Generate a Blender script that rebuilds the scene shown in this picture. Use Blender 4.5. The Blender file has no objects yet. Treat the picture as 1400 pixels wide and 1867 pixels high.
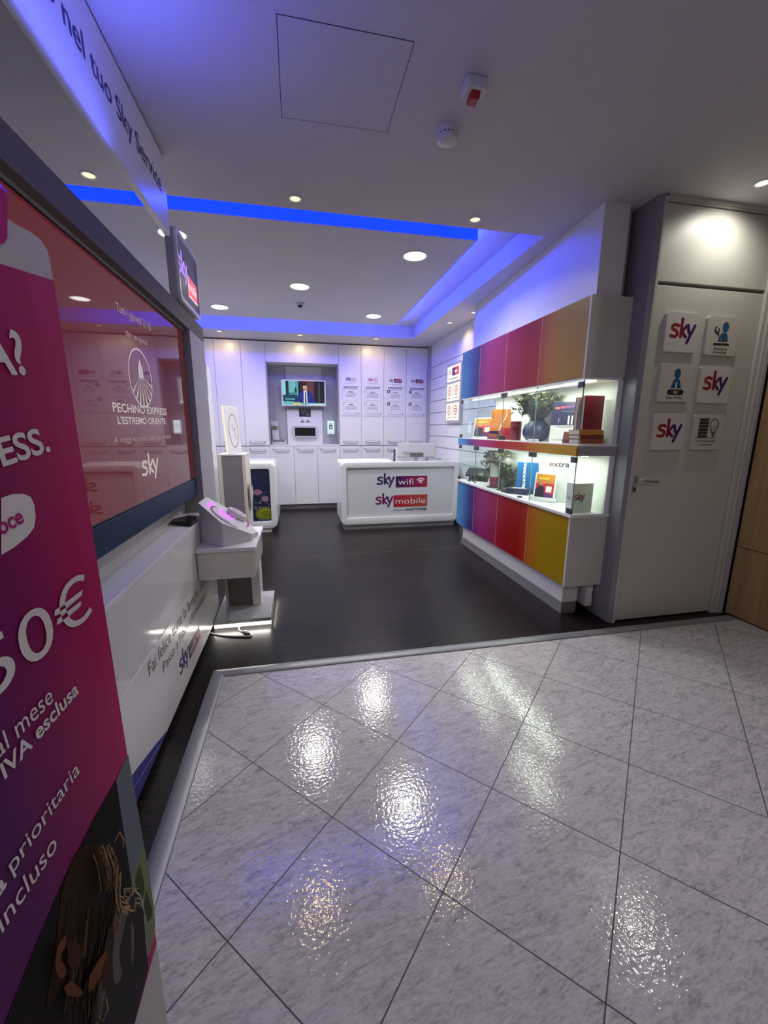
import bpy, bmesh, math, random
from mathutils import Vector, Matrix
random.seed(7)
S = bpy.context.scene
COL = S.collection
R = math.radians

# ------------------------------------------------------------------ camera
FPX, PITCH, ROLL, YAW, EYE = 741.2, R(11.6), R(0.23), R(11.72), Vector((0, 0, 1.4))
def rot3(rows): return Matrix(rows)
_B = rot3(((1, 0, 0), (0, 0, -1), (0, 1, 0)))
_cy, _sy = math.cos(YAW), math.sin(YAW)
_cp, _sp = math.cos(PITCH), math.sin(PITCH)
_cr, _sr = math.cos(ROLL), math.sin(ROLL)
CAMR = rot3(((_cr, -_sr, 0), (_sr, _cr, 0), (0, 0, 1))) @ rot3(((1, 0, 0), (0, _cp, -_sp), (0, _sp, _cp))) @ _B @ rot3(((_cy, -_sy, 0), (_sy, _cy, 0), (0, 0, 1)))
cam = bpy.data.cameras.new('camera')
cam.sensor_fit = 'HORIZONTAL'
cam.sensor_width = 36
cam.lens = FPX / 1400 * 36
cam.clip_start = 0.02
camo = bpy.data.objects.new('camera', cam)
COL.objects.link(camo)
camo.matrix_world = Matrix.Translation(EYE) @ Matrix((CAMR[0], -CAMR[1], -CAMR[2])).transposed().to_4x4()
S.camera = camo
def ray(u, v): return CAMR.transposed() @ Vector(((u - 700) / FPX, (v - 933.5) / FPX, 1))
def hit(u, v, p, n):
    """the point of the plane (p, n) that a pixel of the photograph looks at"""
    d = ray(u, v); n = Vector(n)
    return EYE + d * ((Vector(p) - EYE).dot(n) / d.dot(n))

# ------------------------------------------------------------------ world, exposure, large lights
vs = S.view_settings
S.display_settings.display_device = 'sRGB'
vs.view_transform = 'Standard'; vs.look = 'None'; vs.exposure = 0.0; vs.gamma = 1.0; vs.use_curve_mapping = False
W = bpy.data.worlds.new('world'); S.world = W; W.use_nodes = True
W.node_tree.nodes['Background'].inputs[0].default_value = (0.85, 0.80, 0.74, 1)
W.node_tree.nodes['Background'].inputs[1].default_value = 0.10

def area(name, loc, d, sx, sy, power, color=(1, 1, 1), spread=180, shape='RECTANGLE'):
    l = bpy.data.lights.new(name, 'AREA'); l.shape = shape; l.size = sx
    if shape in ('RECTANGLE', 'ELLIPSE'): l.size_y = sy
    l.energy = power; l.color = color; l.spread = R(spread)
    o = bpy.data.objects.new(name, l); COL.objects.link(o); o.location = loc
    o.rotation_euler = Vector(d).to_track_quat('-Z', 'Y').to_euler()
    return o
def spot(name, loc, d, power, color, cone, blend=0.6, rad=0.03):
    l = bpy.data.lights.new(name, 'SPOT'); l.energy = power; l.color = color; l.spot_size = R(cone); l.spot_blend = blend; l.shadow_soft_size = rad
    o = bpy.data.objects.new(name, l); COL.objects.link(o); o.location = loc
    o.rotation_euler = Vector(d).to_track_quat('-Z', 'Y').to_euler()
    return o
BLUE = (0.02, 0.05, 1.0)
WHITE = (1.0, 0.965, 0.88)
WARM = (1.0, 0.72, 0.38)
P_RAFT, P_WARM, P_MALL, P_COVE, P_VITRINE = 19.0, 9.0, 23.0, 18.0, 8.0
# concourse lighting behind the viewer
area('concourse_light', (0.9, -0.6, 2.76), (0, 0.08, -1), 3.2, 1.5, P_MALL, (1.0, 0.93, 0.82))

# ------------------------------------------------------------------ materials
MATS = {}
def pbr(name, color, rough=0.5, metal=0.0, spec=0.5, emit=None, es=0.0, coat=0.0):
    if name in MATS: return MATS[name]
    m = bpy.data.materials.new(name); m.use_nodes = True
    b = m.node_tree.nodes['Principled BSDF']
    b.inputs['Base Color'].default_value = (*color, 1)
    b.inputs['Roughness'].default_value = rough
    b.inputs['Metallic'].default_value = metal
    b.inputs['Specular IOR Level'].default_value = spec
    b.inputs['Coat Weight'].default_value = coat
    if emit:
        b.inputs['Emission Color'].default_value = (*emit, 1); b.inputs['Emission Strength'].default_value = es
    MATS[name] = m
    return m
def s2l(r, g, b): 
    f = lambda c: (c / 255 / 12.92) if c / 255 <= 0.04045 else ((c / 255 + 0.055) / 1.055) ** 2.4
    return (f(r), f(g), f(b))
def grad(name, axis, stops, rough=0.35, emit=0.0, axis2=None, base_scale=1.0):
    """colour ramp along one axis of the part's own bounds"""
    if name in MATS: return MATS[name]
    m = bpy.data.materials.new(name); m.use_nodes = True; nt = m.node_tree; b = nt.nodes['Principled BSDF']
    tc = nt.nodes.new('ShaderNodeTexCoord'); sp = nt.nodes.new('ShaderNodeSeparateXYZ'); cr = nt.nodes.new('ShaderNodeValToRGB')
    nt.links.new(tc.outputs['Generated'], sp.inputs[0])
    src = sp.outputs[axis]
    if axis2:
        mx = nt.nodes.new('ShaderNodeMath'); mx.operation = 'MULTIPLY_ADD'; mx.inputs[1].default_value = axis2[1]
        nt.links.new(sp.outputs[axis2[0]], mx.inputs[0]); nt.links.new(src, mx.inputs[2]); src = mx.outputs[0]
    nt.links.new(src, cr.inputs[0])
    e = cr.color_ramp.elements
    while len(e) > 1: e.remove(e[0])
    e[0].position = stops[0][0]; e[0].color = (*stops[0][1], 1)
    for p, c in stops[1:]:
        k = e.new(p); k.color = (*c, 1)
    if emit < 1.0 or base_scale: nt.links.new(cr.outputs[0], b.inputs['Base Color'])
    if emit:
        nt.links.new(cr.outputs[0], b.inputs['Emission Color']); b.inputs['Emission Strength'].default_value = emit
    b.inputs['Roughness'].default_value = rough; b.inputs['Specular IOR Level'].default_value = 0.3
    MATS[name] = m
    return m
def glow(name, color, strength):
    return pbr(name, (0, 0, 0), 0.5, emit=color, es=strength)
def noise_wall(name, color, rough, amount=0.04, scale=3.0, bump=0.0, spec=0.5):
    m = pbr(name, color, rough, spec=spec); nt = m.node_tree; b = nt.nodes['Principled BSDF']
    g = nt.nodes.new('ShaderNodeNewGeometry'); n = nt.nodes.new('ShaderNodeTexNoise'); n.inputs['Scale'].default_value = scale; n.inputs['Detail'].default_value = 4
    nt.links.new(g.outputs['Position'], n.inputs['Vector'])
    mr = nt.nodes.new('ShaderNodeMapRange'); mr.inputs[3].default_value = 1 - amount; mr.inputs[4].default_value = 1 + amount
    nt.links.new(n.outputs[0], mr.inputs[0])
    mx = nt.nodes.new('ShaderNodeMix'); mx.data_type = 'RGBA'; mx.blend_type = 'MULTIPLY'; mx.inputs[0].default_value = 1
    mx.inputs[6].default_value = (*color, 1); nt.links.new(mr.outputs[0], mx.inputs[7]); nt.links.new(mx.outputs[2], b.inputs['Base Color'])
    return m
white_wall = noise_wall('white_paint', (0.78, 0.77, 0.77), 0.6)
ceil_paint = noise_wall('ceiling_paint', (0.58, 0.56, 0.57), 0.75)
lam = noise_wall('white_laminate', (0.80, 0.80, 0.82), 0.28, 0.02)
lam_gloss = pbr('gloss_white_laminate', (0.80, 0.79, 0.77), 0.10, coat=0.3)
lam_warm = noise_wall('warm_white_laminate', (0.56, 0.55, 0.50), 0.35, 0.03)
grey_lam = noise_wall('grey_laminate', (0.36, 0.35, 0.37), 0.35, 0.03)
frame_grey = noise_wall('frame_grey', (0.17, 0.155, 0.14), 0.75, 0.03, spec=0.15)
mid_grey = pbr('mid_grey', (0.45, 0.45, 0.47), 0.4)
plinth_m = pbr('brushed_plinth', (0.38, 0.38, 0.40), 0.35, 0.5)
steel = pbr('steel', (0.55, 0.55, 0.55), 0.22, 1.0)
nickel = pbr('satin_nickel', (0.5, 0.5, 0.52), 0.3, 0.9)
dark = pbr('dark_gap', (0.02, 0.02, 0.022), 0.6)
black = pbr('black_plastic', (0.012, 0.012, 0.014), 0.25)
blackm = pbr('black_matte', (0.02, 0.02, 0.02), 0.6)
ink = pbr('ink_black', (0.02, 0.02, 0.025), 0.5)
navy_ink = pbr('ink_navy', (0.035, 0.03, 0.14), 0.5)
white_ink = pbr('ink_white', (0.80, 0.78, 0.78), 0.5)
grey_ink = pbr('ink_grey', (0.30, 0.30, 0.33), 0.5)
red_ink = pbr('ink_red', (0.50, 0.02, 0.05), 0.5)
paper = pbr('paper_white', (0.82, 0.82, 0.83), 0.5)
plaque_m = pbr('plaque_white', (0.66, 0.65, 0.61), 0.35)
plaque_b = pbr('plaque_beige', (0.62, 0.59, 0.53), 0.3)
blue_ink = pbr('ink_blue', (0.008, 0.10, 0.24), 0.4)
def glass_mat(name, tint=(0.94, 0.985, 0.965), base=0.015):
    m = bpy.data.materials.new(name); m.use_nodes = True; nt = m.node_tree; nt.nodes.clear()
    out = nt.nodes.new('ShaderNodeOutputMaterial'); mix = nt.nodes.new('ShaderNodeMixShader')
    t = nt.nodes.new('ShaderNodeBsdfTransparent'); g = nt.nodes.new('ShaderNodeBsdfGlossy'); lw = nt.nodes.new('ShaderNodeLayerWeight')
    lw.inputs['Blend'].default_value = 0.18
    mr = nt.nodes.new('ShaderNodeMapRange'); mr.inputs[3].default_value = base; mr.inputs[4].default_value = 0.30
    t.inputs[0].default_value = (*tint, 1); g.inputs['Roughness'].default_value = 0.01
    nt.links.new(lw.outputs['Facing'], mr.inputs[0]); nt.links.new(mr.outputs[0], mix.inputs[0])
    nt.links.new(t.outputs[0], mix.inputs[1]); nt.links.new(g.outputs[0], mix.inputs[2]); nt.links.new(mix.outputs[0], out.inputs[0])
    return m
glass = glass_mat('clear_glass')
glass_edge = pbr('glass_edge', (0.20, 0.34, 0.30), 0.1)
acrylic = glass_mat('acrylic', (0.96, 0.98, 1.0), 0.05)

# ------------------------------------------------------------------ mesh helpers
class MB:
    def __init__(s): s.v = []; s.f = []; s.mi = []; s.cur = 0
    def add(s, vs, fs):
        n = len(s.v); s.v += [tuple(p) for p in vs]
        for f in fs: s.f.append([n + i for i in f]); s.mi.append(s.cur)
        return s
    def box(s, x0, x1, y0, y1, z0, z1):
        return s.add([(x0, y0, z0), (x1, y0, z0), (x1, y1, z0), (x0, y1, z0), (x0, y0, z1), (x1, y0, z1), (x1, y1, z1), (x0, y1, z1)],
                     [(0, 3, 2, 1), (4, 5, 6, 7), (0, 1, 5, 4), (1, 2, 6, 5), (2, 3, 7, 6), (3, 0, 4, 7)])
    def obox(s, o, u, v, w):
        """box from corner o with edge vectors u, v, w"""
        o, u, v, w = map(Vector, (o, u, v, w))
        return s.add([o, o + u, o + u + v, o + v, o + w, o + u + w, o + u + v + w, o + v + w],
                     [(0, 3, 2, 1), (4, 5, 6, 7), (0, 1, 5, 4), (1, 2, 6, 5), (2, 3, 7, 6), (3, 0, 4, 7)])
    def prism(s, pts, d):
        """polygon (3-D points) extruded by vector d"""
        d = Vector(d); n = len(pts); a = [Vector(p) for p in pts]
        return s.add(a + [p + d for p in a], [tuple(range(n))[::-1], tuple(range(n, 2 * n))] + [(i, (i + 1) % n, n + (i + 1) % n, n + i) for i in range(n)])
    def poly(s, pts): return s.add(pts, [tuple(range(len(pts)))])
    def ring(s, outer, inner, d):
        """flat ring between two loops of equal count, extruded by d"""
        d = Vector(d); n = len(outer)
        a = [Vector(p) for p in outer]; b = [Vector(p) for p in inner]
        fs = []
        for i in range(n):
            j = (i + 1) % n
            fs += [(i, j, n + j, n + i), (2 * n + i, 3 * n + i, 3 * n + j, 2 * n + j), (i, 2 * n + i, 2 * n + j, j), (n + i, n + j, 3 * n + j, 3 * n + i)]
        return s.add(a + b + [p + d for p in a] + [p + d for p in b], fs)
    def lathe(s, c, prof, seg=28, axis='Z', cap=True):
        """prof: list of (radius, height)"""
        c = Vector(c); vs = []; fs = []
        for r, h in prof:
            for k in range(seg):
                a = 2 * math.pi * k / seg; x, y = r * math.cos(a), r * math.sin(a)
                vs.append(c + (Vector((x, y, h)) if axis == 'Z' else Vector((x, h, y)) if axis == 'Y' else Vector((h, x, y))))
        for i in range(len(prof) - 1):
            for k in range(seg):
                fs.append((i * seg + k, i * seg + (k + 1) % seg, (i + 1) * seg + (k + 1) % seg, (i + 1) * seg + k))
        if cap: fs += [tuple(range(seg))[::-1], tuple(range((len(prof) - 1) * seg, len(prof) * seg))]
        return s.add(vs, fs)
    def tube(s, pts, r, seg=10):
        pts = [Vector(p) for p in pts]; vs = []; fs = []; n = len(pts)
        for i, p in enumerate(pts):
            t = (pts[min(i + 1, n - 1)] - pts[max(i - 1, 0)]).normalized()
            a = t.cross(Vector((0, 0, 1)));  a = a if a.length > 1e-3 else t.cross(Vector((1, 0, 0))); a.normalize(); b = t.cross(a)
            rr = r[i] if isinstance(r, (list, tuple)) else r
            vs += [p + a * rr * math.cos(2 * math.pi * k / seg) + b * rr * math.sin(2 * math.pi * k / seg) for k in range(seg)]
        for i in range(n - 1):
            for k in range(seg): fs.append((i * seg + k, i * seg + (k + 1) % seg, (i + 1) * seg + (k + 1) % seg, (i + 1) * seg + k))
        fs += [tuple(range(seg))[::-1], tuple(range((n - 1) * seg, n * seg))]
        return s.add(vs, fs)
    def build(s, name, m, parent=None, bevel=0.0, smooth=False, seg=2):
        me = bpy.data.meshes.new(name)
        off = Vector((0, 0, 0)); p = parent
        while p is not None: off += Vector(p.location); p = p.parent
        me.from_pydata([tuple(Vector(v) - off) for v in s.v], [], s.f)
        ms = m if isinstance(m, (list, tuple)) else [m]
        for k in ms: me.materials.append(k)
        if len(ms) > 1:
            for i, pl in enumerate(me.polygons): pl.material_index = s.mi[i]
        bm = bmesh.new(); bm.from_mesh(me)
        bmesh.ops.remove_doubles(bm, verts=bm.verts, dist=1e-6)
        if bevel: 
            bmesh.ops.bevel(bm, geom=[e for e in bm.edges if len(e.link_faces) == 2 and e.calc_face_angle(0) > 0.6], offset=bevel, segments=seg, profile=0.5, affect='EDGES', clamp_overlap=True)
        bm.to_mesh(me); bm.free()
        if smooth:
            for pl in me.polygons: pl.use_smooth = True
            try: me.set_sharp_from_angle(angle=R(40))
            except Exception: pass
        o = bpy.data.objects.new(name, me); COL.objects.link(o)
        if parent is not None: o.parent = parent
        return o
def tag(o, label, cat, group=None, kind=None):
    o['label'] = label; o['category'] = cat
    if group: o['group'] = group
    if kind: o['kind'] = kind
    return o
def thing(name, loc, label, cat, group=None):
    o = bpy.data.objects.new(name, None); COL.objects.link(o); o.location = loc; o.empty_display_size = 0.05
    return tag(o, label, cat, group)
def struct(mb, name, m, **k):
    o = mb.build(name, m, **k); o['kind'] = 'structure'; return o
def copy_tree(o, parent=None):
    c = o.copy(); COL.objects.link(c)
    if parent is not None: c.parent = parent
    for ch in list(o.children): copy_tree(ch, c)
    return c
def rrect(o, u, v, w, h, r, n=6):
    """rounded rectangle loop with lower-left o in directions u, v"""
    o, u, v = Vector(o), Vector(u).normalized(), Vector(v).normalized(); pts = []
    for cx, cy, a0 in ((w - r, r, -90), (w - r, h - r, 0), (r, h - r, 90), (r, r, 180)):
        for k in range(n + 1):
            a = R(a0 + 90 * k / n); pts.append(o + u * (cx + r * math.cos(a)) + v * (cy + r * math.sin(a)))
    return pts
def text(name, string, o, u, v, height, m, parent, width=None, align='LEFT', bold=0.0, shear=0.0, ext=0.0006):
    """lettering on a plane: o baseline start (or end/centre), u reading direction, v up, height = height of a capital"""
    cu = bpy.data.curves.new(name, 'FONT'); cu.body = string; cu.size = 1.0; cu.offset = bold; cu.shear = shear; cu.resolution_u = 5
    t = bpy.data.objects.new(name, cu); COL.objects.link(t)
    dg = bpy.context.evaluated_depsgraph_get(); dg.update()
    me = bpy.data.meshes.new_from_object(t.evaluated_get(dg))
    bpy.data.objects.remove(t); bpy.data.curves.remove(cu)
    xs = [q.co.x for q in me.vertices]
    x0, x1 = min(xs), max(xs); k = height / 0.727; kx = width / (x1 - x0) if width else k
    ox = {'LEFT': x0, 'RIGHT': x1, 'CENTER': (x0 + x1) / 2}[align]
    o, u, v = Vector(o), Vector(u).normalized(), Vector(v).normalized(); n = u.cross(v)
    off = Vector((0, 0, 0)); p = parent
    while p is not None: off += Vector(p.location); p = p.parent
    for q in me.vertices: q.co = o + u * ((q.co.x - ox) * kx) + v * (q.co.y * k) + n * ext - off
    me.materials.clear(); me.materials.append(m)
    ob = bpy.data.objects.new(name, me); COL.objects.link(ob); ob.parent = parent
    return ob
def stroke(mb, pts, w, P):
    """a ribbon with mitred joints and round ends; P maps 2-D to 3-D"""
    q = [Vector((*pts[0], 0))]
    for p in pts[1:]:
        v = Vector((*p, 0))
        if (v - q[-1]).length > 1e-5: q.append(v)
    n = len(q)
    if n < 2: return
    closed = n > 3 and (q[0] - q[-1]).length < 1e-4
    d = [(q[i + 1] - q[i]).normalized() for i in range(n - 1)]
    L, Rr = [], []
    for i in range(n):
        a = d[i - 1] if i else (d[-1] if closed else d[0]); b = d[i] if i < n - 1 else (d[0] if closed else d[-1])
        na, nb = Vector((-a.y, a.x, 0)), Vector((-b.y, b.x, 0)); m = (na + nb)
        m = m.normalized() if m.length > 1e-3 else na
        k = min(1 / max(m.dot(na), 0.35), 2.2) * w / 2
        L.append(q[i] + m * k); Rr.append(q[i] - m * k)
    for i in range(n - 1): mb.poly([P(*x.xy) for x in (Rr[i], Rr[i + 1], L[i + 1], L[i])])
    if not closed:
        for c, t, e in ((q[0], -d[0], 0), (q[-1], d[-1], 1)):
            nn = Vector((-t.y, t.x, 0))
            mb.poly([P(*(c + nn * (w / 2) * math.cos(math.pi * k / 8) + t * (w / 2) * math.sin(math.pi * k / 8)).xy) for k in range(9)])
def smoothpts(pts, n=5):
    out = []
    for i in range(len(pts) - 1):
        p0, p1, p2, p3 = pts[max(i - 1, 0)], pts[i], pts[i + 1], pts[min(i + 2, len(pts) - 1)]
        for k in range(n):
            t = k / n
            out.append(tuple(0.5 * (2 * p1[j] + (p2[j] - p0[j]) * t + (2 * p0[j] - 5 * p1[j] + 4 * p2[j] - p3[j]) * t * t + (3 * p1[j] - p0[j] - 3 * p2[j] + p3[j]) * t ** 3) for j in (0, 1)))
    return out + [pts[-1]]
LOGO = [smoothpts([(.70, .93), (.50, .99), (.28, .98), (.13, .86), (.16, .66), (.38, .55), (.60, .45), (.66, .24), (.54, .06), (.30, .02), (.04, .07)]),
        [(1.00, .02), (1.00, 1.52)], smoothpts([(1.50, .98), (1.30, .74), (1.07, .52)]), smoothpts([(1.12, .50), (1.28, .22), (1.50, .03)]),
        smoothpts([(1.60, 1.0), (1.70, .62), (1.86, .26)]), [(2.26, 1.0), (1.66, -.46)]]
def wordmark(name, o, u, v, width, m, parent, weight=0.25, ext=0.0006, tall=0.9):
    o, u, v = Vector(o), Vector(u).normalized(), Vector(v).normalized(); n = u.cross(v); k = width / 2.3
    mb = MB()
    for i, st in enumerate(LOGO): stroke(mb, st, weight, lambda x, y, i=i: o + u * (x * k) + v * (y * k * tall) + n * (ext + i * 0.00006))
    return mb.build(name, m, parent)
class Pic:
    """flat print: polygons in (s, t) of a plane, each a hair above the last"""
    def __init__(s, o, u, v): s.o, s.u, s.v = Vector(o), Vector(u), Vector(v); s.n = s.u.cross(s.v).normalized(); s.mb = MB(); s.ms = []; s.k = 1
    def P(s, x, y): return s.o + s.u * x + s.v * y + s.n * (0.0003 + 0.00012 * s.k)
    def mat(s, m):
        if m not in s.ms: s.ms.append(m)
        s.mb.cur = s.ms.index(m)
    def poly(s, m, pts): s.mat(m); s.mb.poly([s.P(*p) for p in pts]); s.k += 1; return s
    def rect(s, m, x0, y0, x1, y1): return s.poly(m, [(x0, y0), (x1, y0), (x1, y1), (x0, y1)])
    def disc(s, m, x, y, rx, ry, n=20): return s.poly(m, [(x + rx * math.cos(2 * math.pi * i / n), y + ry * math.sin(2 * math.pi * i / n)) for i in range(n)])
    def arc(s, m, x, y, rx, ry, a0, a1, w, n=24):
        s.mat(m)
        for i in range(n):
            q = [R(a0 + (a1 - a0) * j / n) for j in (i, i + 1)]
            s.mb.poly([s.P(x + (rx + e) * math.cos(a), y + (ry + e) * math.sin(a)) for a, e in ((q[0], -w / 2), (q[0], w / 2), (q[1], w / 2), (q[1], -w / 2))])
        s.k += 1; return s
    def line(s, m, pts, w):
        s.mat(m); stroke(s.mb, pts, w, s.P); s.k += 1; return s
    def build(s, name, parent): return s.mb.build(name, s.ms, parent)
X, Y, Z = Vector((1, 0, 0)), Vector((0, 1, 0)), Vector((0, 0, 1))

# ------------------------------------------------------------------ floors
def tile_material():
    m = bpy.data.materials.new('marbled_tile'); m.use_nodes = True; nt = m.node_tree; b = nt.nodes['Principled BSDF']; L = nt.links.new
    N = nt.nodes.new
    def math_(op, a, bb=None, c=None):
        n = N('ShaderNodeMath'); n.operation = op
        for i, x in enumerate((a, bb, c)):
            if x is None: continue
            if isinstance(x, (int, float)): n.inputs[i].default_value = x
            else: L(x, n.inputs[i])
        return n.outputs[0]
    g = N('ShaderNodeNewGeometry'); mp = N('ShaderNodeVectorMath'); mp.operation = 'SUBTRACT'; mp.inputs[1].default_value = (0.395, 2.824, 0); L(g.outputs['Position'], mp.inputs[0])
    ro = N('ShaderNodeVectorRotate'); ro.rotation_type = 'Z_AXIS'; ro.inputs['Angle'].default_value = R(45.34); L(mp.outputs[0], ro.inputs['Vector'])
    sc = N('ShaderNodeVectorMath'); sc.operation = 'SCALE'; sc.inputs['Scale'].default_value = 1 / 0.4455; L(ro.outputs[0], sc.inputs[0])
    sp = N('ShaderNodeSeparateXYZ'); L(sc.outputs[0], sp.inputs[0])
    dx = math_('PINGPONG', sp.outputs[0], 0.5); dy = math_('PINGPONG', sp.outputs[1], 0.5)
    d = math_('MINIMUM', dx, dy)
    grout = math_('LESS_THAN', d, 0.0042)
    fx = math_('FLOOR', sp.outputs[0]); fy = math_('FLOOR', sp.outputs[1])
    cb = N('ShaderNodeCombineXYZ'); L(fx, cb.inputs[0]); L(fy, cb.inputs[1])
    wn = N('ShaderNodeTexWhiteNoise'); wn.noise_dimensions = '3D'; L(cb.outputs[0], wn.inputs['Vector'])
    # veins: stretched noise, each tile shifted
    sh = N('ShaderNodeVectorMath'); sh.operation = 'MULTIPLY_ADD'; L(wn.outputs['Color'], sh.inputs[0]); sh.inputs[1].default_value = (9, 9, 9)
    r2 = N('ShaderNodeVectorRotate'); r2.rotation_type = 'Z_AXIS'; r2.inputs['Angle'].default_value = R(-12); L(mp.outputs[0], r2.inputs['Vector'])
    st = N('ShaderNodeVectorMath'); st.operation = 'MULTIPLY'; st.inputs[1].default_value = (14, 44, 1); L(r2.outputs[0], st.inputs[0]); L(st.outputs[0], sh.inputs[2])
    n1 = N('ShaderNodeTexNoise'); n1.inputs['Scale'].default_value = 1.0; n1.inputs['Detail'].default_value = 8; n1.inputs['Roughness'].default_value = 0.72; n1.inputs['Distortion'].default_value = 0.9; L(sh.outputs[0], n1.inputs['Vector'])
    n2 = N('ShaderNodeTexNoise'); n2.inputs['Scale'].default_value = 3.2; n2.inputs['Detail'].default_value = 5; n2.inputs['Roughness'].default_value = 0.7; L(sh.outputs[0], n2.inputs['Vector'])
    mixn = math_('MULTIPLY_ADD', n2.outputs[0], 0.45, math_('MULTIPLY', n1.outputs[0], 0.62))
    cr = N('ShaderNodeValToRGB'); L(mixn, cr.inputs[0]); e = cr.color_ramp.elements
    e[0].position = 0.34; e[0].color = (0.20, 0.19, 0.20, 1); e[1].position = 0.64; e[1].color = (0.64, 0.62, 0.61, 1)
    k = e.new(0.46); k.color = (0.42, 0.405, 0.41, 1); k = e.new(0.54); k.color = (0.55, 0.53, 0.53, 1)
    mg = N('ShaderNodeMix'); mg.data_type = 'RGBA'; L(grout, mg.inputs[0]); L(cr.outputs[0], mg.inputs[6]); mg.inputs[7].default_value = (0.045, 0.04, 0.04, 1)
    L(mg.outputs[2], b.inputs['Base Color'])
    b.inputs['Specular IOR Level'].default_value = 0.75
    L(math_('MULTIPLY_ADD', grout, 0.5, 0.09), b.inputs['Roughness'])
    nb = N('ShaderNodeTexNoise'); nb.inputs['Scale'].default_value = 75; nb.inputs['Detail'].default_value = 1.5; L(g.outputs['Position'], nb.inputs['Vector'])
    hgt = math_('SUBTRACT', nb.outputs[0], math_('MULTIPLY', math_('LESS_THAN', d, 0.006), 0.6))
    bp = N('ShaderNodeBump'); bp.inputs['Strength'].default_value = 0.5; bp.inputs['Distance'].default_value = 0.0016; L(hgt, bp.inputs['Height']); L(bp.outputs[0], b.inputs['Normal'])
    return m
def dark_floor_material():
    m = bpy.data.materials.new('dark_wood_laminate'); m.use_nodes = True; nt = m.node_tree; b = nt.nodes['Principled BSDF']; L = nt.links.new; N = nt.nodes.new
    g = N('ShaderNodeNewGeometry')
    st = N('ShaderNodeVectorMath'); st.operation = 'MULTIPLY'; st.inputs[1].default_value = (2.2, 70, 1); L(g.outputs['Position'], st.inputs[0])
    n1 = N('ShaderNodeTexNoise'); n1.inputs['Scale'].default_value = 1; n1.inputs['Detail'].default_value = 6; n1.inputs['Roughness'].default_value = 0.65; L(st.outputs[0], n1.inputs['Vector'])
    cr = N('ShaderNodeValToRGB'); L(n1.outputs[0], cr.inputs[0]); e = cr.color_ramp.elements
    e[0].position = 0.35; e[0].color = (0.004, 0.003, 0.0035, 1); e[1].position = 0.72; e[1].color = (0.027, 0.020, 0.020, 1)
    br = N('ShaderNodeTexBrick'); br.offset = 0.37; br.inputs['Scale'].default_value = 1; br.inputs['Mortar Size'].default_value = 0.002; br.inputs['Brick Width'].default_value = 1.28; br.inputs['Row Height'].default_value = 0.192
    br.inputs['Color1'].default_value = (1, 1, 1, 1); br.inputs['Color2'].default_value = (0.78, 0.76, 0.78, 1); br.inputs['Mortar'].default_value = (0.3, 0.3, 0.3, 1)
    L(g.outputs['Position'], br.inputs['Vector'])
    mx = N('ShaderNodeMix'); mx.data_type = 'RGBA'; mx.blend_type = 'MULTIPLY'; mx.inputs[0].default_value = 1; L(cr.outputs[0], mx.inputs[6]); L(br.outputs[0], mx.inputs[7]); L(mx.outputs[2], b.inputs['Base Color'])
    b.inputs['Roughness'].default_value = 0.33; b.inputs['Specular IOR Level'].default_value = 0.17
    bp = N('ShaderNodeBump'); bp.inputs['Strength'].default_value = 0.25; bp.inputs['Distance'].default_value = 0.001; L(n1.outputs[0], bp.inputs['Height']); L(bp.outputs[0], b.inputs['Normal'])
    return m
tile, darkfloor = tile_material(), dark_floor_material()
struct(MB().box(-0.50, 3.3, -3.2, 2.27, -0.12, 0.0), 'floor', tile)
mb = MB().box(-3.0, 3.3, 2.27, 7.8, -0.12, 0.001); mb.box(-3.0, -0.50, -3.2, 2.27, -0.12, 0.001)
struct(mb, 'floor.001', darkfloor)
struct(MB().box(-0.25, 1.93, 4.43, 4.434, 0.001, 0.0016), 'trim_9', pbr('floor_joint', (0.10, 0.095, 0.09), 0.5))
# aluminium threshold strip, an L of rounded profile
prof = [(-0.036, 0.0), (-0.034, 0.006), (-0.022, 0.013), (0.0, 0.016), (0.022, 0.013), (0.034, 0.006), (0.036, 0.0)]
def strip_run(mb, p, q, side, p_m, q_m):
    """profile swept from p to q; p_m, q_m: mitre slopes"""
    p, q = Vector(p), Vector(q); d = (q - p).normalized(); n = Vector(side); k = len(prof)
    a = [p + n * s + Z * h + d * (s * p_m) for s, h in prof]; b = [q + n * s + Z * h + d * (s * q_m) for s, h in prof]
    mb.add(a + b, [(i, i + 1, k + i + 1, k + i) for i in range(k - 1)] + [tuple(range(k)), tuple(range(k, 2 * k))[::-1]])
mb = MB()
strip_run(mb, (-0.505, 2.272, 0), (3.17, 2.272, 0), Y, -1, 0)
strip_run(mb, (-0.505, -3.0, 0), (-0.505, 2.272, 0), -X, 0, 1)
struct(mb, 'trim_1', pbr('threshold_aluminium', (0.27, 0.28, 0.29), 0.42, 0.3), smooth=True)

# ------------------------------------------------------------------ ceiling with its cove and raft
CZ = 2.79
CX0, CX1, CY0, CY1 = -2.19, 1.83, 3.03, 6.60
RX0, RX1, RY0, RY1, RZ = -2.05, 1.45, 3.40, 6.20, 2.875
mb = MB().box(-3.0, 4.0, -3.2, CY0, CZ, 3.1).box(-3.0, 4.0, CY1, 7.8, CZ, 3.1).box(-3.0, CX0, CY0, CY1, CZ, 3.1).box(CX1, 4.0, CY0, CY1, CZ, 3.1).box(CX0, CX1, CY0, CY1, 2.97, 3.1)
struct(mb, 'ceiling', ceil_paint)
struct(MB().box(RX0, RX1, RY0, RY1, RZ, 2.97), 'ceiling.001', ceil_paint)
led_blue = glow('blue_led', (0.002, 0.02, 1.0), 3.2)
led = thing('led_strip', ((RX0 + RX1) / 2, RY0, RZ), 'blue LED strip light running round the raised ceiling panel', 'light strip')
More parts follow.
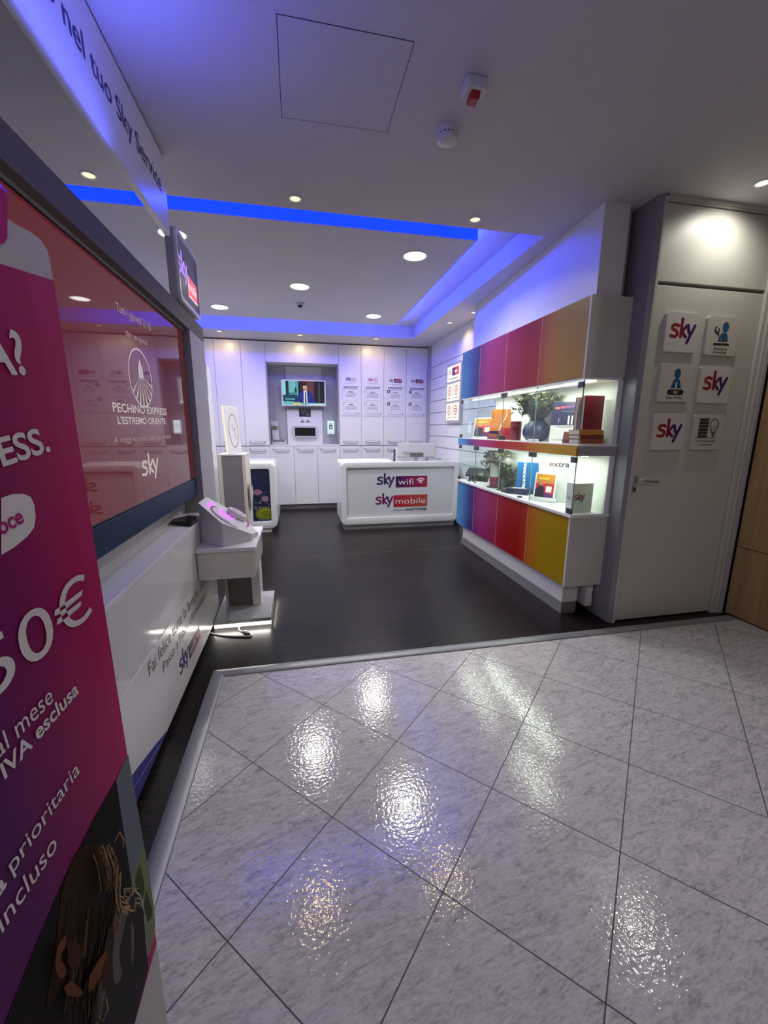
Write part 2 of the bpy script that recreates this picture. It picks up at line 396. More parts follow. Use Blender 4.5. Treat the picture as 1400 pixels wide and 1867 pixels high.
for x0, x1, y0, y1 in ((RX0, RX1, RY0 - 0.012, RY0), (RX0, RX1, RY1, RY1 + 0.012), (RX0 - 0.012, RX0, RY0, RY1), (RX1, RX1 + 0.012, RY0, RY1)):
    MB().box(x0, x1, y0, y1, RZ + 0.004, 2.955).build('diffuser', led_blue, led)
lz = 2.925
area('led_light', ((RX0 + RX1) / 2, RY0 - 0.02, lz), (0, -1, 0), RX1 - RX0, 0.05, P_COVE * 0.5, BLUE)
area('led_light', ((RX0 + RX1) / 2, RY1 + 0.02, lz), (0, 1, 0), RX1 - RX0, 0.05, P_COVE, BLUE)
area('led_light', (RX1 + 0.02, (RY0 + RY1) / 2, lz), (1, 0, 0), RY1 - RY0, 0.05, P_COVE, BLUE)
area('led_light', (RX0 - 0.02, (RY0 + RY1) / 2, lz), (-1, 0, 0), RY1 - RY0, 0.05, P_COVE, BLUE)

# ceiling lights
lens_white = glow('downlight_lens', (1.0, 0.99, 0.95), 6.0)
ring_white = pbr('downlight_ring', (0.75, 0.75, 0.74), 0.3)
names5 = {(1.05, 3.78): 'bright round white downlight in raised ceiling panel, nearest the colourful wall cabinet',
          (-0.90, 3.78): 'round white downlight beside the top of the hanging illuminated sign',
          (0.07, 4.79): 'round white downlight at the centre of the raised ceiling panel',
          (-0.90, 5.76): 'round white downlight at the far left of the raised ceiling panel',
          (1.04, 5.76): 'round white downlight above the service desk, far right of the raised panel'}
for (x, y), lab in names5.items():
    t = thing('ceiling_downlight', (x, y, RZ), lab, 'ceiling light', 'round downlights in the raised ceiling panel')
    MB().lathe((x, y, RZ), [(0.112, 0.0), (0.110, -0.006), (0.098, -0.008), (0.094, -0.002)], 36).build('trim_ring', ring_white, t, smooth=True)
    MB().lathe((x, y, RZ), [(0.094, -0.002), (0.094, -0.0045), (0.07, -0.006)], 36).build('diffuser', lens_white, t, smooth=True)
    area('downlight_lamp', (x, y, RZ - 0.02), (0, 0, -1), 0.19, 0.19, P_RAFT, WHITE, 150, 'DISK')
lens_warm = glow('spot_lens', (1.0, 0.80, 0.42), 1.7)
lens_cool = glow('spot_lens_white', (1.0, 1.0, 0.94), 4.0)
spots = [(-1.10, 2.90, 'warm recessed spotlight in ceiling to the left, seen under the hanging fascia', 0, 120, (0, 0, -1), 1.0),
         (0.034, 2.90, 'warm recessed spotlight in front of blue LED line, middle of the row of three', 0, 120, (0, 0, -1), 1.0),
         (1.225, 2.905, 'warm recessed spotlight in front of blue LED line, at the right end', 0, 120, (0, 0, -1), 1.0),
         (-1.08, 6.72, 'small warm spotlight above the white cabinets left of the television niche', 0, 130, (0, 0.62, -0.8), 1.25),
         (0.08, 6.72, 'small warm spotlight above the television niche', 0, 130, (0, 0.62, -0.8), 1.25),
         (1.256, 6.72, 'small warm spotlight above the four notices on the cabinets', 0, 130, (0, 0.62, -0.8), 1.25),
         (2.035, 5.53, 'small warm spotlight in ceiling near the slatted right wall', 0, 110, (0.5, 0, -0.9), 1.0),
         (2.15, 5.0, 'small warm spotlight hidden beside the panel above the colourful wall cabinet', 0, 120, (0.7, 0.2, -0.7), 0.8),
         (2.66, 2.17, 'white recessed spotlight in ceiling above the white service door', 1, 150, (0, 0.30, -1), 1.5)]
for x, y, lab, cool, cone, aim, pw in spots:
    t = thing('recessed_spotlight', (x, y, CZ), lab, 'spotlight', 'recessed spotlights in the ceiling')
    MB().lathe((x, y, CZ), [(0.043, 0), (0.042, -0.005), (0.033, -0.006), (0.030, -0.001)], 24).build('trim_ring', ring_white, t, smooth=True)
    MB().lathe((x, y, CZ), [(0.030, -0.001), (0.029, -0.003), (0.015, -0.005)], 24).build('lens', lens_cool if cool else lens_warm, t, smooth=True)
    spot('spotlight_lamp', (x, y, CZ - 0.02), aim, P_WARM * pw, WHITE if cool else WARM, cone, 0.9)
# inspection hatch
t = thing('ceiling_hatch', (0.224, 1.99, CZ), 'square inspection hatch in the ceiling outlined by a dark seam', 'hatch')
a = [(-0.022, 1.745), (0.471, 1.747), (0.470, 2.226), (-0.023, 2.230)]
def shrink(l, e): 
    cx, cy = sum(p[0] for p in l) / 4, sum(p[1] for p in l) / 4
    return [(p[0] + (e if p[0] < cx else -e), p[1] + (e if p[1] < cy else -e)) for p in l]
MB().ring([(*p, CZ - 0.0008) for p in a], [(*p, CZ - 0.0008) for p in shrink(a, 0.003)], (0, 0, 0.0006)).build('seam', dark, t)
b_ = shrink(a, 0.003)
MB().prism([(*p, CZ - 0.001) for p in b_], (0, 0, 0.001)).build('panel', ceil_paint, t)
# smoke detector
t = thing('smoke_detector', (0.747, 2.15, CZ), 'round white smoke detector on the ceiling beside the hatch', 'smoke detector')
MB().lathe((0.747, 2.15, CZ), [(0.055, 0), (0.055, -0.02), (0.052, -0.026)], 32).build('base', plaque_m, t, smooth=True)
MB().lathe((0.747, 2.15, CZ), [(0.046, -0.026), (0.046, -0.032)], 32).build('vent_ring', blackm, t)
mb = MB()
for k in range(16):
    an = 2 * math.pi * k / 16; c, s_ = math.cos(an), math.sin(an)
    mb.obox((0.747 + c * 0.046 - s_ * -0.004, 2.15 + s_ * 0.046 + c * -0.004, CZ - 0.033), (-s_ * 0.008, c * 0.008, 0), (c * 0.005, s_ * 0.005, 0), (0, 0, 0.008))
mb.build('fins', plaque_m, t)
MB().lathe((0.747, 2.15, CZ), [(0.052, -0.032), (0.048, -0.046), (0.03, -0.056), (0.008, -0.058)], 32).build('cap', plaque_m, t, smooth=True)
# alarm sounder
t = thing('alarm_beacon', (0.757, 1.86, CZ), 'white box alarm with a red lens on the ceiling', 'alarm')
MB().box(0.712, 0.802, 1.83, 1.905, CZ - 0.045, CZ).build('housing', plaque_m, t, bevel=0.006)
MB().prism([(0.737, 1.885, CZ - 0.045), (0.777, 1.885, CZ - 0.045), (0.777, 1.84, CZ - 0.045), (0.737, 1.84, CZ - 0.045)], (0.0, 0.012, -0.022)).build('red_lens', pbr('red_lens', (0.42, 0.01, 0.015), 0.2), t, bevel=0.003)
# ceiling sensor
t = thing('ceiling_sensor', (0.078, 5.40, RZ), 'small white dome sensor on the raised ceiling panel', 'sensor')
MB().lathe((0.078, 5.40, RZ), [(0.055, 0), (0.053, -0.015), (0.04, -0.024)], 24).build('base', mid_grey, t, smooth=True)
MB().lathe((0.078, 5.40, RZ), [(0.028, -0.024), (0.026, -0.04), (0.012, -0.05)], 20).build('dome', blackm, t, smooth=True)

# ------------------------------------------------------------------ walls
struct(MB().box(-3.0, 2.5, 7.60, 7.75, 0, 3.0), 'wall_back', white_wall)
struct(MB().box(-2.35, -2.2, -3.2, 7.6, 0, 3.0), 'wall_left', white_wall)
# right wall: slatted back part
mb = MB()
zs = [0.0, 0.14, 0.33, 0.52, 0.71, 0.90, 1.095, 1.28, 1.465, 1.665, 1.86, 2.05, 2.235, 2.43]
for i in range(len(zs) - 1):
    for y0, y1 in ((4.3, 6.28), (6.283, 7.19)): mb.box(2.30, 2.33, y0, y1, zs[i] + 0.005, zs[i + 1] - 0.005)
mb.box(2.30, 2.33, 4.3, 7.19, 2.435, CZ)
struct(mb, 'wall_right', lam)
struct(MB().box(2.325, 2.45, 2.62, 7.6, 0, 3.0), 'wall_right.001', grey_lam)
struct(MB().box(2.27, 2.30, 7.10, 7.20, 0.0, CZ), 'trim_2', mid_grey)
# bulkhead panel above the colourful cabinet, slightly skewed in plan
mb = MB().prism([(1.925, 2.53, 2.24), (2.07, 4.80, 2.24), (2.20, 4.80, 2.24), (2.11, 2.53, 2.24)], (0, 0, CZ - 2.24))
struct(mb, 'wall_bulkhead', noise_wall('bulkhead_white', (0.74, 0.74, 0.76), 0.4, 0.02))
struct(MB().box(2.112, 2.15, 2.56, 2.60, 2.24, CZ), 'trim_3', grey_lam)
# pilaster
pil = noise_wall('pilaster_grey', (0.27, 0.26, 0.28), 0.35, 0.03)
mb = MB().prism([(2.185, 2.39, 0), (2.215, 2.375, 0), (2.215, 2.7, 0), (2.19, 2.7, 0)], (0, 0, CZ))
struct(mb, 'pillar', pil)
struct(MB().box(2.19, 2.33, 2.42, 2.70, 0, CZ), 'pillar.001', pbr('pilaster_dark', (0.12, 0.115, 0.13), 0.4))
struct(MB().box(2.214, 2.236, 2.372, 2.44, 0, CZ - 0.01), 'trim_4', lam_warm, bevel=0.003)
door_paint = noise_wall('door_paint', (0.57, 0.555, 0.50), 0.42, 0.03)
struct(MB().box(2.236, 3.5, 2.45, 2.60, 0, CZ), 'wall_door', door_paint)
struct(MB().box(2.236, 3.10, 2.385, 2.45, 2.315, 2.752), 'trim_5', door_paint, bevel=0.003)
mb = MB().box(2.236, 3.18, 2.375, 2.45, 2.756, 2.768).box(2.236, 3.18, 2.365, 2.45, 2.768, CZ)
struct(mb, 'trim_6', door_paint)
mb = MB().box(3.095, 3.125, 2.372, 2.45, 0, 2.755).box(3.128, 3.15, 2.362, 2.45, 0, 2.755)
struct(mb, 'trim_7', door_paint, bevel=0.003)
struct(MB().box(3.153, 3.185, 2.352, 2.45, 0, 2.755), 'trim_8', mid_grey, bevel=0.003)
# door leaf
d = bpy.data.objects.new('door_1', None); COL.objects.link(d); d.location = (2.66, 2.40, 0); d['kind'] = 'structure'
d['label'] = 'white service door carrying six square plaques'; d['category'] = 'door'
MB().box(2.242, 3.09, 2.39, 2.44, 0.012, 2.295).build('leaf', door_paint, d, bevel=0.002)
mb = MB().lathe((2.262, 2.39, 1.062), [(0.026, 0), (0.026, -0.008), (0.022, -0.011)], 24, 'Y').build('handle_rose', nickel, d, smooth=True)
mb = MB().tube([(2.262, 2.382, 1.062), (2.262, 2.345, 1.062), (2.275, 2.335, 1.061), (2.33, 2.336, 1.055), (2.40, 2.338, 1.048), (2.418, 2.344, 1.046)], [0.009, 0.009, 0.010, 0.009, 0.010, 0.006], 12).build('handle', nickel, d, smooth=True)
h2 = MB().lathe((2.262, 2.39, 0.995), [(0.024, 0), (0.024, -0.006), (0.02, -0.008)], 24, 'Y').build('lock_rose', nickel, d, smooth=True)
MB().box(2.259, 2.266, 2.379, 2.383, 0.982, 1.006).build('keyhole', blackm, h2)
# timber wall on the right
def wood_mat():
    m = bpy.data.materials.new('maple_veneer'); m.use_nodes = True; nt = m.node_tree; b = nt.nodes['Principled BSDF']; L = nt.links.new; N = nt.nodes.new
    g = N('ShaderNodeNewGeometry'); st = N('ShaderNodeVectorMath'); st.operation = 'MULTIPLY'; st.inputs[1].default_value = (20, 20, 1.6); L(g.outputs['Position'], st.inputs[0])
    n = N('ShaderNodeTexNoise'); n.inputs['Detail'].default_value = 6; n.inputs['Scale'].default_value = 1; n.inputs['Distortion'].default_value = 0.6; L(st.outputs[0], n.inputs['Vector'])
    cr = N('ShaderNodeValToRGB'); L(n.outputs[0], cr.inputs[0]); e = cr.color_ramp.elements
    e[0].position = 0.3; e[0].color = (0.34, 0.215, 0.085, 1); e[1].position = 0.75; e[1].color = (0.48, 0.325, 0.15, 1); L(cr.outputs[0], b.inputs['Base Color']); b.inputs['Roughness'].default_value = 0.35
    return m
maple = wood_mat()
mb = MB().box(3.20, 3.26, -3.2, 2.345, 0.012, 0.540).box(3.20, 3.26, -3.2, 2.345, 0.546, CZ)
struct(mb, 'wall_timber', maple)
struct(MB().box(3.215, 3.26, -3.2, 2.40, 0.0, CZ), 'wall_timber.001', dark)

# ------------------------------------------------------------------ hanging fascia with lettering (left)
FX = -0.636
t = thing('hanging_fascia', (FX, 1.5, 2.41), 'long white fascia board hanging from the ceiling with dark blue lettering', 'shop sign')
MB().box(FX - 0.03, FX, -0.6, 2.628, 2.412, CZ - 0.012).build('board', lam, t, bevel=0.002)
MB().box(FX - 0.028, FX - 0.004, -0.6, 2.62, CZ - 0.014, CZ).build('fixing_rail', dark, t)
text('lettering', 'o nel tuo Sky Service', (FX + 0.001, 2.535, 2.572), Y, Z, 0.080, navy_ink, t, align='RIGHT', width=1.005, bold=0.004)
area('added_blue_wash', (FX + 0.06, 0.95, 2.345), (0.35, 0, 1), 1.9, 0.03, 9.0, (0.10, 0.12, 1.0), 140)  # added unseen lamp for the blue ceiling wash, not a fitting of the fascia

# ------------------------------------------------------------------ television wall unit
TX = -0.70
t = thing('tv_wall_unit', (-0.75, 2.1, 0), 'white wall unit with grey surround holding the big television on the left', 'media unit')
mb = MB().box(-0.80, -0.66, 0.2, 3.40, 2.018, 2.118)
mb.build('top_frame', frame_grey, t, bevel=0.003)
MB().box(-0.80, -0.66, 2.985, 3.40, 0.80, 2.018).build('side_frame', noise_wall('side_grey', (0.34, 0.33, 0.36), 0.4, 0.03), t, bevel=0.003)
MB().box(-0.725, -0.695, 0.2, 2.985, 2.0095, 2.0175).build('inner_lip', mid_grey, t)
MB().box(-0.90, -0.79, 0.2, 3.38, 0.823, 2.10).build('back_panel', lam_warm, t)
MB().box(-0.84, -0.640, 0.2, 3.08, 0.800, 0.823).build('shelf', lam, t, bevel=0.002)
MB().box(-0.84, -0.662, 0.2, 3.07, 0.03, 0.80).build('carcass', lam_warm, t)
MB().box(-0.662, -0.640, 0.2, 3.08, 0.482, 0.797).build('drawer_front', lam_gloss, t, bevel=0.0015)
lp = MB().box(-0.662, -0.640, 0.2, 3.08, 0.035, 0.476).build('lower_panel', pbr('satin_white', (0.78, 0.78, 0.77), 0.22), t, bevel=0.0015)
MB().box(-0.83, -0.70, 0.2, 3.0, 0.0, 0.035).build('plinth', dark, t)
P = lambda u, v: hit(u, v, (-0.639, 0, 0), X)
def textpx(name, s, pR, pL, pT, plane, n, m, parent, align='RIGHT', width_px=None, bold=0.0, full=True):
    """lettering whose baseline runs from pL to pR on a plane, cap height reaching pT"""
    a, b, c = hit(*pL, plane, n), hit(*pR, plane, n), hit(*pT, plane, n)
    u = (b - a).normalized(); v = Vector(n).normalized().cross(u); hgt = abs((c - (a if align == 'LEFT' else b)).dot(v))
    return text(name, s, a if align == 'LEFT' else b, u, v, hgt, m, parent, width=(b - a).length if full else None, align=align, bold=bold)
UP_ = (-0.640, 0, 0)
text('lettering', 'Fai felice tutta la famiglia', (-0.6395, 1.672, 0.390), Y, Z, 0.066, ink, t, width=0.87, bold=-0.012)
text('lettering', 'con Sky', (-0.6395, 2.57, 0.390), Y, Z, 0.066, red_ink, t, width=0.25, bold=-0.012)
text('lettering', 'Passa a Fibra Ultraveloce', (-0.6395, 1.830, 0.308), Y, Z, 0.052, ink, t, width=0.85, bold=-0.012)
wordmark('wordmark', (-0.6395, 2.050, 0.158), Y, Z, 0.165, navy_ink, t)
wifi_grad = grad('purple_red', 'Y', [(0, (0.05, 0.01, 0.12)), (1, (0.45, 0.015, 0.09))], 0.5)
MB().box(-0.6398, -0.6392, 2.225, 2.485, 0.134, 0.214).build('badge', wifi_grad, t)
text('lettering', 'wifi', (-0.6390, 2.240, 0.152), Y, Z, 0.046, white_ink, t, width=0.135)
pc = Pic((-0.6391, 2.430, 0.153), Y, Z)
for r in (0.014, 0.028, 0.042): pc.arc(white_ink, 0, 0, r * 0.8, r, 45, 135, 0.008)
pc.build('wifi_symbol', t)
pc = Pic((-0.6398, 0, 0), Y, Z)
violet = pbr('graphic_violet', (0.045, 0.035, 0.26), 0.35)
pc.poly(violet, [(1.80, 0.036), (1.66, 0.085), (1.45, 0.150), (0.9, 0.30), (0.9, 0.036)])
pc.line(pbr('graphic_line', (0.35, 0.35, 0.6), 0.4), [(1.70, 0.05), (1.40, 0.105), (0.95, 0.19)], 0.004)
pc.build('violet_graphic', t)
tv = thing('television', (-0.72, 2.1, 0.95), 'huge wall television showing a dark red advert, in the grey surround', 'television')
MB().box(-0.785, TX, 1.28, 2.965, 1.063, 2.008).build('bezel', black, tv, bevel=0.003)
scr_m = grad('red_screen', 'Y', [(0, (0.100, 0.012, 0.016)), (0.55, (0.085, 0.011, 0.012)), (1, (0.060, 0.009, 0.008))], 0.03, 1.0, base_scale=0)
scr_m.node_tree.nodes['Principled BSDF'].inputs['Base Color'].default_value = (0.012, 0.008, 0.01, 1)
scr_m.node_tree.nodes['Principled BSDF'].inputs['IOR'].default_value = 1.6
sc = MB().box(TX - 0.004, TX + 0.0015, 1.290, 2.950, 1.072, 1.998).build('screen', scr_m, tv)
MB().box(-0.78, TX + 0.004, 1.28, 2.972, 0.950, 1.062).build('soundbar', pbr('petrol_blue', (0.002, 0.030, 0.085), 0.45, spec=0.25), tv, bevel=0.003)
tp, tn = (TX + 0.002, 0, 0), X
tv_white = glow('screen_white', (0.42, 0.37, 0.37), 1.0)
tv_soft = glow('screen_soft', (0.26, 0.20, 0.21), 1.0)
textpx('caption', 'Tutti i giovedì 21:15', (275, 603), (212, 566), (275, 590), tp, tn, tv_soft, sc)
textpx('caption', 'sky original', (268, 630), (229, 611), (268, 620), tp, tn, tv_soft, sc)
textpx('caption', 'PECHINO EXPRESS', (304, 757), (206, 750), (206, 733), tp, tn, tv_white, sc, 'LEFT', bold=0.02)
textpx('caption', "L'ESTREMO ORIENTE", (302, 773), (215, 773), (215, 759), tp, tn, tv_white, sc, 'LEFT', bold=0.02)
textpx('caption', 'A viaggi estremi, estremi rimedi.', (312, 799), (208, 808), (208, 796), tp, tn, tv_soft, sc, 'LEFT')
a, b = hit(259, 868, tp, tn), hit(287, 861, tp, tn)
wordmark('wordmark', (TX + 0.002, 2.02, 1.187), Y, Z, 0.222, tv_white, sc, 0.22, tall=0.62)
c, r1, r2 = hit(257, 690, tp, tn), hit(276, 695, tp, tn), hit(253, 638, tp, tn)
pc = Pic(c, Y, Z); ra, rb = abs(r1.y - c.y), abs(r2.z - c.z)
pc.arc(tv_white, 0, 0, ra, rb, 0, 360, 0.008, 40)
for k in range(-4, 5):
    x1, y1 = ra * 0.96 * math.sin(k * 0.33), -rb * 0.96 * math.cos(k * 0.33) * (1 if abs(k) < 5 else 1)
    pc.poly(tv_white, [(0.004 * k, 0.01), (x1 - 0.008, y1 if abs(k) < 4 else -rb * 0.25), (x1 + 0.008, y1 if abs(k) < 4 else -rb * 0.2)])
pc.poly(tv_white, [(-0.03, 0.0), (-0.028, 0.045), (0, 0.085), (0.028, 0.045), (0.03, 0.0)])
pc.build('emblem', sc)
# dark slab on the shelf
t = thing('set_top_box', (-0.70, 2.66, 0.823), 'thin black box lying on the white shelf under the television', 'set-top box')
mb = MB(); loop = [(-0.775, 2.60), (-0.64, 2.53), (-0.632, 2.64), (-0.65, 2.74), (-0.72, 2.78), (-0.785, 2.68)]
mb.prism([(x, y, 0.829) for x, y in loop], (0, 0, 0.017)); mb.build('body', black, t, bevel=0.006)
for x, y in ((-0.67, 2.58), (-0.75, 2.64), (-0.68, 2.70)): MB().lathe((x, y, 0.823), [(0.012, 0), (0.012, 0.006)], 12).build('foot', blackm, t)

# illuminated sign box hanging above the side frame
t = thing('illuminated_sign', (-0.70, 3.0, 2.15), 'square grey illuminated sign box high on the left with violet and red neon words', 'illuminated sign')
MB().prism(rrect((-0.70, 2.76, 2.135), Y, Z, 0.52, 0.395, 0.05), (0.045, 0, 0)).build('casing', mid_grey, t)
MB().ring(rrect((-0.655, 2.76, 2.135), Y, Z, 0.52, 0.395, 0.05), rrect((-0.655, 2.785, 2.16), Y, Z, 0.47, 0.345, 0.035), (0.015, 0, 0)).build('rim', lam, t)
MB().prism(rrect((-0.655, 2.785, 2.16), Y, Z, 0.47, 0.345, 0.035), (0.005, 0, 0)).build('face', pbr('sign_face', (0.22, 0.21, 0.25), 0.15), t)
MB().box(-0.695, -0.67, 2.98, 3.04, 2.118, 2.136).build('bracket', steel, t)
neon_v = glow('neon_violet', (0.50, 0.30, 1.0), 1.0); neon_r = glow('neon_red', (1.0, 0.13, 0.17), 1.0); neon_w = glow('neon_pink_white', (1.0, 0.8, 0.85), 1.2)
wordmark('neon_wordmark', (-0.649, 2.80, 2.31), Y, Z, 0.20, neon_v, t)
MB().box(-0.650, -0.6485, 3.01, 3.235, 2.225, 2.345).build('neon_badge', grad('neon_badge', 'Z', [(0, (1.0, 0.08, 0.10)), (1, (0.7, 0.12, 0.2))], 0.5, 0.8), t)
text('neon_lettering', 'mobile', (-0.648, 3.022, 2.262), Y, Z, 0.060, neon_w, t, width=0.20)
pc = Pic((-0.6482, 0, 0), Y, Z); pc.line(neon_w, [(3.01, 2.345), (3.01, 2.225), (3.235, 2.225)], 0.008); pc.build('neon_outline', t)

# ------------------------------------------------------------------ router display stand
stand_cream = noise_wall('stand_cream', (0.74, 0.71, 0.62), 0.4, 0.02)
t = thing('display_stand', (-0.5, 3.0, 0), 'white router display stand with a glowing base beside the television unit', 'display stand')
MB().box(-0.634, -0.245, 2.835, 3.34, 0.034, 0.062).build('base', noise_wall('stand_base', (0.36, 0.36, 0.38), 0.35, 0.02), t, bevel=0.002)
MB().box(-0.62, -0.265, 2.855, 3.32, 0.0, 0.034).build('base_foot', mid_grey, t)
ledw = glow('white_led', (1.0, 0.97, 0.86), 3.0)
mb = MB().box(-0.634, -0.245, 2.841, 2.854, 0.006, 0.030).box(-0.2645, -0.252, 2.855, 3.33, 0.006, 0.030)
mb.build('base_light', ledw, t)
area('base_lamp', (-0.44, 2.815, 0.035), (0, -1, -0.7), 0.38, 0.015, 0.55, WHITE, 150)
area('base_lamp', (-0.228, 3.09, 0.035), (1, 0, -0.7), 0.48, 0.015, 0.45, WHITE, 150)
MB().box(-0.60, -0.33, 3.06, 3.26, 0.472, 0.490).build('column_cap', lam, t)
MB().box(-0.565, -0.392, 3.082, 3.24, 0.062, 0.472).build('column_core', noise_wall('column_grey', (0.16, 0.155, 0.15), 0.4, 0.03), t)
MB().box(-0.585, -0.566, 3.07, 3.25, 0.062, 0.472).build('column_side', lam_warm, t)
MB().box(-0.391, -0.330, 3.07, 3.25, 0.062, 0.472).build('column_side', lam, t)
MB().box(-0.636, -0.303, 2.560, 3.10, 0.472, 0.652).build('drawer_box', stand_cream, t, bevel=0.003)
MB().box(-0.302, -0.296, 2.59, 3.07, 0.490, 0.632).build('drawer_box_end', lam_gloss, t)
MB().box(-0.637, -0.286, 2.537, 3.10, 0.653, 0.677).build('top_board', lam, t, bevel=0.003)
# sloping hexagonal console
def slope(x): return 0.9386 + (x + 0.6395) * (0.7196 - 0.9386) / (0.6395 - 0.3198)
hexa = [(-0.636, 2.712), (-0.480, 2.575), (-0.324, 2.694), (-0.295, 2.817), (-0.428, 2.988), (-0.636, 2.948)]
mb = MB(); n = len(hexa)
mb.add([(x, y, 0.678) for x, y in hexa] + [(x, y, slope(x)) for x, y in hexa], [tuple(range(n))[::-1], tuple(range(n, 2 * n))] + [(i, (i + 1) % n, n + (i + 1) % n, n + i) for i in range(n)])
con = mb.build('console', noise_wall('console_white', (0.66, 0.65, 0.67), 0.35, 0.02), t, bevel=0.002)
su = Vector((0.336, 0, slope(-0.336) - slope(-0.672))).normalized()     # down the slope
neon_m = glow('neon_magenta', (0.75, 0.10, 1.0), 1.6)
pc = Pic((-0.636, 2.815, slope(-0.636)), su * 1.12, Y * 1.12)
for k, (a0, b0) in enumerate(((-0.075, -0.035), (-0.03, 0.0), (0.005, 0.035), (0.04, 0.07))):
    pc.line(neon_m, [(0.035, a0), (0.075, a0), (0.075, b0), (0.045, b0), (0.06, (a0 + b0) / 2)], 0.007)
for k in range(3):
    pc.arc(neon_m, 0.17, 0.0, 0.018 + 0.020 * k, 0.03 + 0.03 * k, 150, 300, 0.008)
for k in range(4): pc.line(neon_m, [(0.13 + 0.02 * k, -0.06), (0.12 + 0.03 * k, 0.02)], 0.006)
pc.arc(pbr('swirl_grey', (0.12, 0.10, 0.14), 0.4), 0.17, -0.03, 0.10, 0.105, 150, 290, 0.014)
pc.arc(pbr('swirl_plum', (0.22, 0.06, 0.12), 0.4), 0.19, -0.035, 0.12, 0.125, 190, 300, 0.012)
pc.arc(pbr('swirl_plum2', (0.30, 0.05, 0.12), 0.4), 0.17, 0.02, 0.13, 0.12, -20, 60, 0.012)
pc.build('neon_graphic', con)
r = thing('router', (-0.44, 2.885, slope(-0.44)), 'rounded white router lying on the sloping stand top', 'router')
nrm = Vector((-su.z, 0, su.x)).normalized()
c0 = Vector((-0.445, 2.885, slope(-0.445))) + nrm * 0.001
def disc_on(mb, c, rx, ry, h0, h1, n=28, taper=1.0):
    a = [c + su * (rx * math.cos(2 * math.pi * i / n)) + Y * (ry * math.sin(2 * math.pi * i / n)) + nrm * h0 for i in range(n)]
    b = [c + su * (rx * taper * math.cos(2 * math.pi * i / n)) + Y * (ry * taper * math.sin(2 * math.pi * i / n)) + nrm * h1 for i in range(n)]
    mb.add(a + b, [tuple(range(n))[::-1], tuple(range(n, 2 * n))] + [(i, (i + 1) % n, n + (i + 1) % n, n + i) for i in range(n)])
mb = MB(); disc_on(mb, c0, 0.068, 0.056, 0.0, 0.026, taper=1.04); disc_on(mb, c0, 0.071, 0.058, 0.026, 0.036, taper=0.86)
mb.build('body', lam_gloss, r, bevel=0.003, smooth=True)
mb = MB(); disc_on(mb, c0, 0.045, 0.038, 0.036, 0.038); mb.build('top_ring', mid_grey, r)
# power cable
cb = thing('power_cable', (-0.5, 2.78, 0.01), 'white cable lying in a loop on the dark floor by the stand', 'cable')
cp = smoothpts([(-0.47, 2.826), (-0.46, 2.79), (-0.44, 2.765), (-0.395, 2.74), (-0.37, 2.715), (-0.38, 2.69), (-0.45, 2.70), (-0.53, 2.72), (-0.60, 2.75), (-0.66, 2.79)], 6)
MB().tube([(x, y, 0.005 + 0.028 * math.exp(-((y - 2.825) / 0.02) ** 2)) for x, y in cp], 0.0042, 8).build('lead', paper, cb, smooth=True)
MB().tube([(-0.425, 2.758, 0.009), (-0.392, 2.738, 0.009)], 0.008, 10).build('plug', paper, cb)

# ------------------------------------------------------------------ slim white totem behind it
TY = 4.4
t = thing('display_totem', (-0.68, TY, 0), 'tall white totem with grey front, standing behind the router stand', 'display totem')
MB().box(-0.795, -0.565, TY + 0.006, TY + 0.40, 0.05, 1.125).build('body', lam, t)
MB().box(-0.775, -0.578, TY, TY + 0.006, 0.06, 1.118).build('front_panel', noise_wall('totem_grey', (0.25, 0.23, 0.26), 0.4, 0.03), t)
MB().box(-0.815, -0.776, TY - 0.004, TY + 0.41, 0.05, 1.125).build('side_board', stand_cream, t)
MB().box(-0.577, -0.548, TY - 0.004, TY + 0.41, 0.05, 1.125).build('side_board', stand_cream, t)
MB().box(-0.815, -0.548, TY - 0.004, TY + 0.41, 1.125, 1.135).build('top_board', lam, t)
MB().box(-0.82, -0.54, TY - 0.01, TY + 0.42, 0.0, 0.05).build('base', lam, t)
text('lettering', 'Apple', (-0.547, TY + 0.10, 1.055), Y, Z, 0.03, grey_ink, t) if False else None
plate = thing('glowing_plaque', (-0.66, TY + 0.15, 1.135), 'glowing white plaque with a red ring print standing on the totem', 'plaque')
gl_cream = glow('panel_edge_glow', (1.0, 0.86, 0.66), 1.0); gl_white = glow('panel_face_glow', (0.88, 0.84, 0.92), 0.8)
q0, q1 = Vector((-0.692, TY, 1.136)), Vector((-0.596, TY + 0.20, 1.136))
du = (q1 - q0); nn = Vector((du.y, -du.x, 0)).normalized()
lean = Vector((-0.020, 0, 0.47))
MB().obox(q0, du, -nn * 0.012, lean).build('face', gl_white, plate)
MB().obox(q0 - nn * 0.014, du, -nn * 0.022, lean * 1.02).build('edge', gl_cream, plate)
pc = Pic(q0 + nn * 0.001 + lean * 0.5 + du * 0.5, du.normalized(), lean.normalized())
pc.arc(glow('ring_red', (0.42, 0.03, 0.12), 0.8), 0, 0, 0.078, 0.165, -180, 180, 0.008, 36); pc.line(glow('ring_scribble', (0.45, 0.45, 0.55), 0.8), [(-0.02, 0.06), (0.0, 0.0), (0.03, 0.03), (0.01, -0.05), (0.035, -0.08)], 0.012); pc.build('ring_print', plate)
